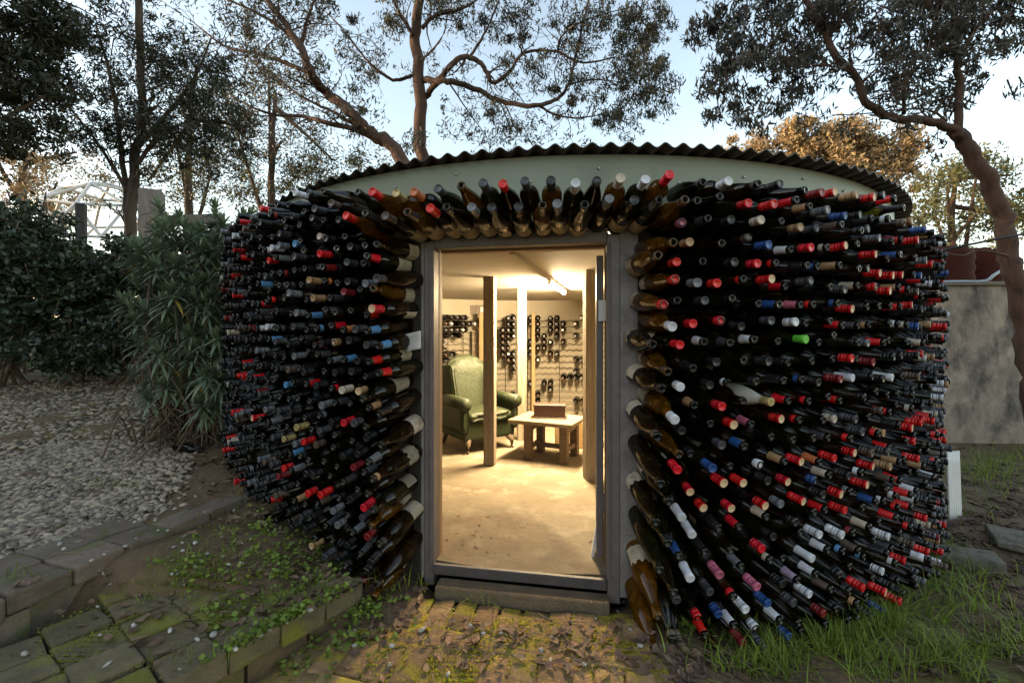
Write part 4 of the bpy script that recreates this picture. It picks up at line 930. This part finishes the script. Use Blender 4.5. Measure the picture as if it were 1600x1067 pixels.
for (px, py, rx, ry, dd, k) in ((300, 355, 65, 35, 4.3, 26), (230, 390, 45, 40, 4.4, 16), (330, 410, 40, 50, 4.2, 18), (260, 430, 60, 45, 4.15, 20), (230, 500, 45, 50, 4.2, 18), (300, 500, 50, 50, 4.05, 20), (330, 560, 30, 50, 4.0, 10), (230, 590, 35, 35, 4.2, 10), (280, 570, 40, 40, 4.0, 16), (310, 610, 40, 30, 3.95, 10), (375, 360, 20, 30, 4.3, 6)):
    for _ in range(int(k*1.1)):
        heads.append(P(px+random.uniform(-rx, rx), py+random.uniform(-ry, ry), dd+random.uniform(-.25, .3)))
for c in heads:
    out = Vector((c.x-b0.x, c.y-b0.y-.2, .55)).normalized(); ax = (out+Vector((random.gauss(0, .25), random.gauss(-.15, .25), .5))).normalized()
    rosette(c-b0, ax, random.uniform(.14, .21), random.randint(28, 38))
    if random.random() < .28:
        r0 = Vector((random.gauss(0, .16), random.gauss(0, .12), 0)); md_ = (c-b0)*.5+Vector((random.gauss(0, .12), random.gauss(0, .1), -.12)); gs.tube(cat_rom([r0, md_, c-b0-ax*.1], 5), [.012-.0006*k for k in range(11)], 5)
for _ in range(22):                                               # bare, arching dead stems near the ground
    a = Vector((random.uniform(-.45, .5), random.uniform(-.35, .2), 0)); e = a+Vector((random.gauss(0, .35), random.gauss(-.1, .2), random.uniform(-.02, .35))); gs.tube(cat_rom([a, (a+e)/2+Vector((0, 0, random.uniform(.08, .35))), e], 6), .008, 5)
gs.build('stem', M['stem'], ros)
obj('foliage', fast_mesh('foliage', LV, LQ, [M['leaf_rosette'], M['leaf_yellowed']], True, LI), ros)

# ------------------------------------------------------------------ things behind: dome, posts, wall, tanks, pipes
d = 13.5; dc = P(172, 388, d); rad = 100/F*d
dome = empty('geodesic_dome', dc, label='white geodesic dome frame behind the hedge', cat='dome')
bm = bmesh.new(); bmesh.ops.create_icosphere(bm, subdivisions=2, radius=rad); stv = {}
cyl = Geo(); cyl.tube([Vector((0, 0, 0)), Vector((0, 0, 1))], 1.0, 6); cyl_me = mesh('strut', cyl.V, cyl.F, M['white'], True)
for e in bm.edges:
    a, b = e.verts[0].co.copy(), e.verts[1].co.copy()
    if a.z < -.05*rad or b.z < -.05*rad: continue
    o = obj('strut', cyl_me, dome); o.location = a; o.rotation_mode = 'QUATERNION'; o.rotation_quaternion = (b-a).to_track_quat('Z', 'Y'); o.scale = (.040, .040, (b-a).length)
bm.free()
g = Geo()
for k in range(10): a = 2*math.pi*k/10; g.tube([Vector((rad*.97*math.cos(a), rad*.97*math.sin(a), -.05)), Vector((rad*.97*math.cos(a), rad*.97*math.sin(a), .6-dc.z))], .03, 6)
g.build('leg_ring', M['white'], dome)
def standing(name, px, ptop, d, wx, wy, rz, mat, **kw):
    c = P(px, ptop, d); zg = ground_z(c.x, c.y)-.05; return box(name, (c.x, c.y, (c.z+zg)/2), (wx, wy, c.z-zg), mat, None, rz=rz, bevel=.012, seg=1, jitter=.004, **kw)
standing('gate_post', 238, 299, 6.6, .27, .27, R_(28), M['timber'], label='thick weathered timber post above the rosette bush', cat='post')
standing('fence_post', 127, 319, 7.6, .13, .13, R_(30), M['timber_dark'], label='thin dark timber post in front of the white dome', cat='post')
c = P(300, 343, 6.9); box('fence_rail', c, (1.0, .06, .14), M['timber'], None, rz=R_(-8), bevel=.008, seg=1, label='weathered timber rail running right from the thick post', cat='rail')
# concrete wall
wl = P(1478, 440, 6.65); ww = 3.6
cw = empty('concrete_wall', (wl.x+ww/2, wl.y+.1, 0), R_(-3), label='stained grey concrete wall with a timber capping at right', cat='wall')
for k in range(2): box('wall_panel', (-ww/2+.9+k*1.8, 0, .85), (1.793, .14, 2.5), M['concrete'], cw, bevel=.008, seg=1)
box('capping', (0, -.02, 2.125), (ww+.05, .20, .055), M['capping'], cw, bevel=.008, seg=1, jitter=.006)
# rust red tanks
def tank(px0, px1, d, lab):
    a, b = P(px0, 392, d), P(px1, 392, d); rr = (b.x-a.x)/2; h = a.z-.0; pr = [(0, 0), (rr*.93, 0), (rr, .10)]
    for k in range(1, 30): pr.append((rr+.012*math.cos(k*math.pi), .1+(h-.2)*k/29))
    pr += [(rr*.97, h-.05), (rr*.8, h-.01), (0, h)]
    V, Fc = lathe(pr, 40); tk = empty('water_tank', ((a.x+b.x)/2, d, 0), label=lab, cat='water tank', group='rust red water tanks'); obj('shell', mesh('shell', V, Fc, M['tank'], True), tk)
    g = Geo(); g.tube([Vector((0, 0, h-.01)), Vector((0, 0, h+.04))], .18, 16); g.build('lid', M['tank'], tk)
tank(1398, 1502, 9.0, 'rust red water tank nearer the bottle wall'); tank(1502, 1556, 9.3, 'rust red water tank next to the crooked tree trunk')
g = Geo(); g.tube([P(1440, 402, 5.2), P(1478, 390, 5.2), P(1540, 377, 5.0), P(1640, 358, 4.8)], .014, 8); g.build('black_pipe', M['pipe_black'], None, label='straight black pipe crossing in front of the crooked trunk', cat='pipe')
g = Geo(); g.tube(cat_rom([P(1450, 441, 5.9), P(1500, 440, 5.9), P(1540, 439, 5.95), P(1556, 428, 6.2), P(1590, 412, 6.6), P(1650, 408, 6.8)], 5), .02, 8); g.build('grey_pipe', M['pipe_grey'], None, label='grey bent pipe lying along the top of the concrete wall', cat='pipe')
# white corrugated panel beside the bottle wall
c = P(1494, 790, 4.05); V, Fc = [], []
for k in range(19):
    for z in range(7): t_ = z/6; V.append((-.08+.16*k/18, .008*math.cos(k*math.pi/1.5)+.02*t_, -.30+.64*t_))
for k in range(18):
    for z in range(6): q = k*7+z; Fc.append((q, q+7, q+8, q+1))
wp = obj('corrugated_panel', mesh('corrugated_panel', V, Fc, M['white'], True), label='white corrugated panel leaning at the right end of bottles', cat='panel'); wp.location = (c.x, c.y, -.02); wp.rotation_euler = (0, 0, R_(15)); wp.modifiers.new('thickness', 'SOLIDIFY').thickness = .006
def slab(px, py, zz, dims, rz, lab):
    d = F*(EYE-zz)/(py-HOR); c = P(px, py, d); box('stone_slab', c, dims, M['slab'], None, rz=rz, rx=random.gauss(0, .03), bevel=.015, seg=2, jitter=.018, label=lab, cat='stone slab')
slab(1505, 872, -.24, (.36, .22, .09), R_(-30), 'flat grey stone at the foot of the white panel')
slab(1610, 848, -.22, (.42, .34, .07), R_(-35), 'flat grey paving slab at the right edge of the picture')
# fallen bottle under the bush
fb = obj('fallen_bottle', bottle_mesh('bordeaux', 'glass_dark'), label='black bottle lying on the ground under the rosette bush', cat='wine bottle'); c = P(275, 668, 4.0); fb.matrix_world = Matrix.Translation(Vector((c.x, c.y, ground_z(c.x, c.y)+.04))) @ Matrix.Rotation(R_(92), 4, 'Y') @ Matrix.Rotation(R_(20), 4, 'X')

# ------------------------------------------------------------------ loose stuff on the ground
ico = bmesh.new(); bmesh.ops.create_icosphere(ico, subdivisions=1, radius=1.0); IV = np.array([v.co[:] for v in ico.verts]); IF = np.array([[v.index for v in f.verts] for f in ico.faces]); ico.free()
LOWV = np.array([(0, 0, 1)]+[(math.cos(a), math.sin(a), .35) for a in np.arange(6)*math.pi/3]+[(math.cos(a)*.8, math.sin(a)*.8, -.5) for a in np.arange(6)*math.pi/3+.3])
LOWF = np.array([(0, 1+k, 1+(k+1) % 6) for k in range(6)]+[(1+k, 7+k, 1+(k+1) % 6) for k in range(6)]+[(1+(k+1) % 6, 7+k, 7+(k+1) % 6) for k in range(6)])
def stones(name, pts, s0, s1, mat, label, V0=LOWV, F0=LOWF, sink=.3):
    VV, FF = [], []
    for p in pts:
        s_ = random.uniform(s0, s1); a = random.uniform(0, 6.28); sc = np.array([s_*random.uniform(.8, 1.25), s_*random.uniform(.55, .85), s_*random.uniform(.38, .6)])
        v = V0*sc*(1+rng.normal(0, .11, (len(V0), 1))); ca, sa = math.cos(a), math.sin(a); tx_ = random.gauss(0, .25)
        x = v[:, 0]*ca-v[:, 1]*sa; y = v[:, 0]*sa+v[:, 1]*ca; z = v[:, 2]+x*tx_
        FF.append(F0+len(VV)*len(V0)); VV.append(np.stack([x+p[0], y+p[1], z+p[2]+sc[2]*(1-sink)*.6], 1))
    return obj(name, fast_mesh(name, np.concatenate(VV), np.concatenate(FF), mat, True), kind='stuff', label=label)
def on_ground(px, py, tries=12):
    """where the view ray through a pixel meets the terrain"""
    dlo, dhi = 1.5, 14.0
    for k in range(260):
        d_ = 1.5+k*.03; p = P(px, py, d_)
        if p.z < top_z(p.x, p.y): return Vector((p.x, p.y, top_z(p.x, p.y)))
    return None
def top_z(x, y):
    z = ground_z(x, y); e = edge1(min(y, 3.4))
    q = Vector((x, y, 0))
    if y < 3.05 and e-.5 < x < e-.0: z = max(z, .195)
    a = q-f0; u_, v_ = a.dot(fu), a.dot(fv)
    if -.9 < u_ < .85 and 0 < v_ < 1.05 and x > e: z = max(z, .028)
    if -.85 < x < .75 and 1.2 < y < 2.4 and v_ < 0: z = max(z, -.123)
    return z
pts = []
for _ in range(17000):
    x, y = random.uniform(-7.0, -1.85), random.uniform(2.3, 6.6)
    e = edge1(min(y, 3.4))-.33
    dens = 1.0
    if x > e: continue
    if math.hypot(x-O.x, y-O.y) < 3.75: continue
    edge = min(1, (e-x)/.5)                                          # thins out towards bush and wall
    if y > 3.1: edge = min(edge, ((-2.25-.42*(y-3.1))-x)/.55)
    if random.random() > max(0, edge)*.92+.04: continue
    pts.append((x, y, ground_z(x, y)))
# denser where it is close
for _ in range(12000):
    x, y = random.uniform(-4.2, -2.1), random.uniform(2.2, 4.2); e = edge1(min(y, 3.4))-.30
    if x > e or math.hypot(x-O.x, y-O.y) < 3.8: continue
    edge = min(1, (e-x)/.35)
    if y > 3.1: edge = min(edge, ((-2.25-.42*(y-3.1))-x)/.5)
    if random.random() > max(0, edge)+.03: continue
    pts.append((x, y, ground_z(x, y)+.004))
stones('gravel', pts, .012, .033, M['pebble'], 'bed of pale pebbles left of the bottle wall')
pts = []
for _ in range(55):
    q = on_ground(random.uniform(90, 380), random.uniform(790, 900))
    if q: pts.append(q)
for _ in range(26):
    q = on_ground(random.uniform(20, 640), random.uniform(880, 1060))
    if q: pts.append(q)
for (px, py) in ((845, 1020), (912, 1040), (755, 993), (783, 985), (782, 995), (697, 965), (880, 972), (895, 975), (885, 985), (898, 1010), (915, 965), (930, 970), (820, 918), (748, 905), (780, 905), (925, 918), (955, 940), (975, 945), (965, 960), (985, 990), (1000, 1010), (660, 985), (735, 980), (860, 1035), (700, 1057), (975, 925)):
    q = on_ground(px, py)
    if q: pts.append(q)
stones('loose_pebbles', pts, .010, .020, M['pebble_white'], 'scattered white pebbles on the steps and brick path', IV, IF, .1)
# grass, moss, weeds
def blades(name, roots, mat, label, h0, h1, wd, lean=.5):
    VV, QQ = [], []
    for p in roots:
        h = random.uniform(h0, h1); a = random.uniform(0, 6.28); ln_ = abs(random.gauss(0, lean))+.1; dx, dy = math.cos(a), math.sin(a); sx, sy = -dy, dx; b = len(VV); w_ = wd*random.uniform(.6, 1.3)
        for k in range(4):
            t_ = k/3; ww_ = w_*(1, .9, .6, .08)[k]/2; cx = p[0]+dx*h*ln_*t_*t_; cy = p[1]+dy*h*ln_*t_*t_; cz = p[2]-.01+h*(t_-.35*ln_*t_*t_)
            VV.append((cx-sx*ww_, cy-sy*ww_, cz)); VV.append((cx+sx*ww_, cy+sy*ww_, cz))
        for k in range(3): QQ.append((b+2*k, b+2*k+1, b+2*k+3, b+2*k+2))
    return obj(name, fast_mesh(name, VV, QQ, mat), kind='stuff', label=label)
def tufts(spec):
    out = []
    for (px, py, n, rx, ry) in spec:
        for _ in range(n):
            q = on_ground(px+random.gauss(0, rx), py+random.gauss(0, ry))
            if q and math.hypot(q.x-O.x, q.y-O.y) > 3.32 and (n < 200 or math.sin(q.x*11+2*math.sin(q.y*7))*math.sin(q.y*13+q.x*3)+random.gauss(0, .3) > -.15): out.append(q)
    return out
blades('long_grass', tufts([(1250, 1010, 800, 75, 25), (1180, 1040, 400, 40, 20), (1340, 990, 800, 75, 25), (1450, 930, 800, 50, 45), (1430, 1040, 800, 90, 25), (1400, 970, 400, 40, 15), (1550, 960, 260, 50, 45), (1470, 900, 160, 25, 20), (1560, 1040, 260, 60, 25), (1530, 735, 900, 60, 16), (1580, 720, 300, 25, 12), (1520, 780, 200, 40, 20)]), M['grass'], 'long green grass at the foot of the bottles on the right', .05, .20, .0065, .9)
blades('lime_grass', tufts([(700, 880, 46, 14, 6), (730, 895, 60, 25, 6), (640, 900, 40, 20, 10), (700, 905, 50, 30, 6), (610, 930, 30, 15, 8), (745, 965, 30, 20, 8)]), M['grass_lime'], 'lime green grass tufts growing at the left jamb of the door', .05, .19, .007, .7)
blades('step_grass', tufts([(330, 870, 130, 35, 18), (215, 935, 60, 20, 10), (400, 870, 110, 35, 20), (430, 930, 90, 40, 12), (460, 880, 90, 30, 15), (350, 1040, 120, 50, 15), (150, 760, 140, 25, 5), (200, 765, 90, 15, 5), (380, 800, 60, 12, 15), (300, 920, 80, 30, 14), (520, 935, 60, 30, 8), (30, 900, 30, 20, 4)]), M['weed'], 'short green grass growing between the garden steps', .025, .085, .0045, .9)
mo, ms = [], []
for _ in range(9000):
    q = on_ground(random.uniform(560, 985), random.uniform(925, 1067))
    if q and math.sin(q.x*13+2*math.sin(q.y*9))*math.sin(q.y*17+q.x*5)+random.gauss(0, .25) > .25: q.z += .001; mo.append(q)
for _ in range(16000):
    q = on_ground(random.uniform(60, 620), random.uniform(820, 1067))
    if q and math.sin(q.x*7+2*math.sin(q.y*5)+1)*math.sin(q.y*11+q.x*3)+random.gauss(0, .25) > .12: ms.append(q)
blades('moss', mo, M['moss'], 'yellow green moss over the bricks and steps', .007, .020, .008, .9)
blades('step_moss', ms, mk('moss_unlit', (.17, .18, .018), rough=.9, island=.45, translucent=.2), 'dull green moss growing over the garden steps', .005, .015, .009, .9)  # greener copy of the path moss, coloured for ground outside the lamplight
# round-leaved weeds
def weeds(name, spec, mat, label, sz):
    sz *= 1.25; C, D = [], []
    for q in tufts(spec):
        for _ in range(5): C.append((q.x+random.gauss(0, .012), q.y+random.gauss(0, .012), q.z+random.uniform(.008, .05))); a = random.uniform(0, 6.28); D.append((math.cos(a), math.sin(a), random.gauss(.1, .3)))
    n = len(C); C = np.array(C); D = np.array(D); me = leaves_mesh(name, C, D, sz, sz*.8, mat); return obj(name, me, kind='stuff', label=label)
weeds('clover', [(430, 860, 50, 50, 30), (440, 830, 40, 40, 25), (350, 900, 30, 60, 25), (560, 965, 30, 15, 8), (480, 900, 30, 40, 20), (600, 950, 14, 30, 10), (400, 960, 30, 60, 15), (450, 1040, 90, 40, 15), (520, 1010, 40, 50, 20), (560, 880, 30, 30, 15), (1060, 990, 15, 15, 10)], M['weed'], 'clover and small weeds at the foot of the left bottles', .022)
# dry leaves, bark and twigs
def litter(name, spec, mat, label, ln, wd):
    VV, QQ = [], []
    for q in tufts(spec):
        s_ = random.uniform(.5, 1.3); a = random.uniform(0, 6.28); L_, W_ = ln*s_, wd*s_; ti, tj = random.gauss(0, .35), random.gauss(0, .35); b = len(VV); cu = random.uniform(.1, .5)
        for (u, v) in ((-.5, 0), (-.15, -.5), (-.15, 0), (-.15, .5), (.2, -.42), (.2, 0), (.2, .42), (.5, 0)):
            x, y = u*L_, v*W_; z = (abs(v)*cu*W_*1.6+u*L_*ti+v*W_*tj)
            VV.append((q.x+x*math.cos(a)-y*math.sin(a), q.y+x*math.sin(a)+y*math.cos(a), q.z+.006+abs(z)))
        QQ += [(b, b+1, b+2, b+2), (b, b+2, b+3, b+3), (b+1, b+4, b+5, b+2), (b+2, b+5, b+6, b+3), (b+4, b+7, b+5, b+5), (b+5, b+7, b+6, b+6)]
    me = mesh(name, VV, [tuple(dict.fromkeys(f)) for f in QQ], mat, True); return obj(name, me, kind='stuff', label=label)
litter('leaf_litter', [(480, 880, 200, 60, 40), (420, 820, 160, 40, 30), (600, 930, 120, 40, 14), (740, 1000, 90, 130, 35), (900, 1010, 60, 50, 30), (300, 960, 60, 120, 30), (430, 780, 60, 30, 25), (560, 910, 60, 40, 20), (330, 700, 300, 40, 45), (150, 690, 60, 90, 50), (60, 780, 30, 50, 30), (620, 960, 60, 60, 15), (540, 1000, 40, 50, 25), (270, 720, 120, 40, 20), (700, 1020, 16, 90, 30), (850, 1000, 18, 90, 30), (480, 940, 30, 80, 25), (210, 960, 20, 80, 25), (1040, 1030, 50, 40, 20)], M['litter'], 'dry brown leaves under the bottles and on the steps', .062, .028)
litter('bark_mulch', [(1540, 850, 900, 60, 50), (1580, 930, 500, 40, 60), (1530, 790, 700, 60, 25), (1560, 740, 300, 50, 15), (1480, 1040, 200, 80, 20), (1330, 1040, 160, 100, 20), (1110, 1045, 120, 60, 15), (1500, 700, 60, 40, 8)], M['bark'], 'brown bark mulch on the ground at right', .075, .026)
g = Geo()
for q in tufts([(700, 1000, 26, 120, 35), (880, 1000, 26, 60, 35), (450, 840, 26, 60, 40), (330, 720, 26, 40, 30), (1090, 1000, 14, 40, 30), (1540, 860, 16, 60, 40), (200, 860, 8, 60, 20), (560, 930, 14, 40, 15)]):
    a = random.uniform(0, 6.28); L_ = random.uniform(.04, .16); dv = Vector((math.cos(a), math.sin(a), random.gauss(.05, .1))); g.tube([q+Vector((0, 0, .008)), q+dv*L_*.5+Vector((random.gauss(0, .012), random.gauss(0, .012), .012)), q+dv*L_+Vector((0, 0, .008))], random.uniform(.0012, .0035), 4)
g.build('twigs', M['twig'], None, kind='stuff', label='dry twigs scattered on the path and under the bottles')

g = Geo()
for _ in range(34):
    x, y = random.gauss(-.1, .35), random.gauss(3.0, .25)
    if y < 2.8: continue
    x, y = x, y; a = random.uniform(0, 6.28); L_ = random.uniform(.008, .04)
    g.tube([Vector((x, y, .001)), Vector((x+L_*math.cos(a)*.5, y+L_*math.sin(a)*.5, .005)), Vector((x+L_*math.cos(a), y+L_*math.sin(a), .001))], random.uniform(.0015, .004), 4)
g.build('floor_grit', M['litter'], None, kind='stuff', label='bits of dirt and leaf on the cellar floor inside the door')
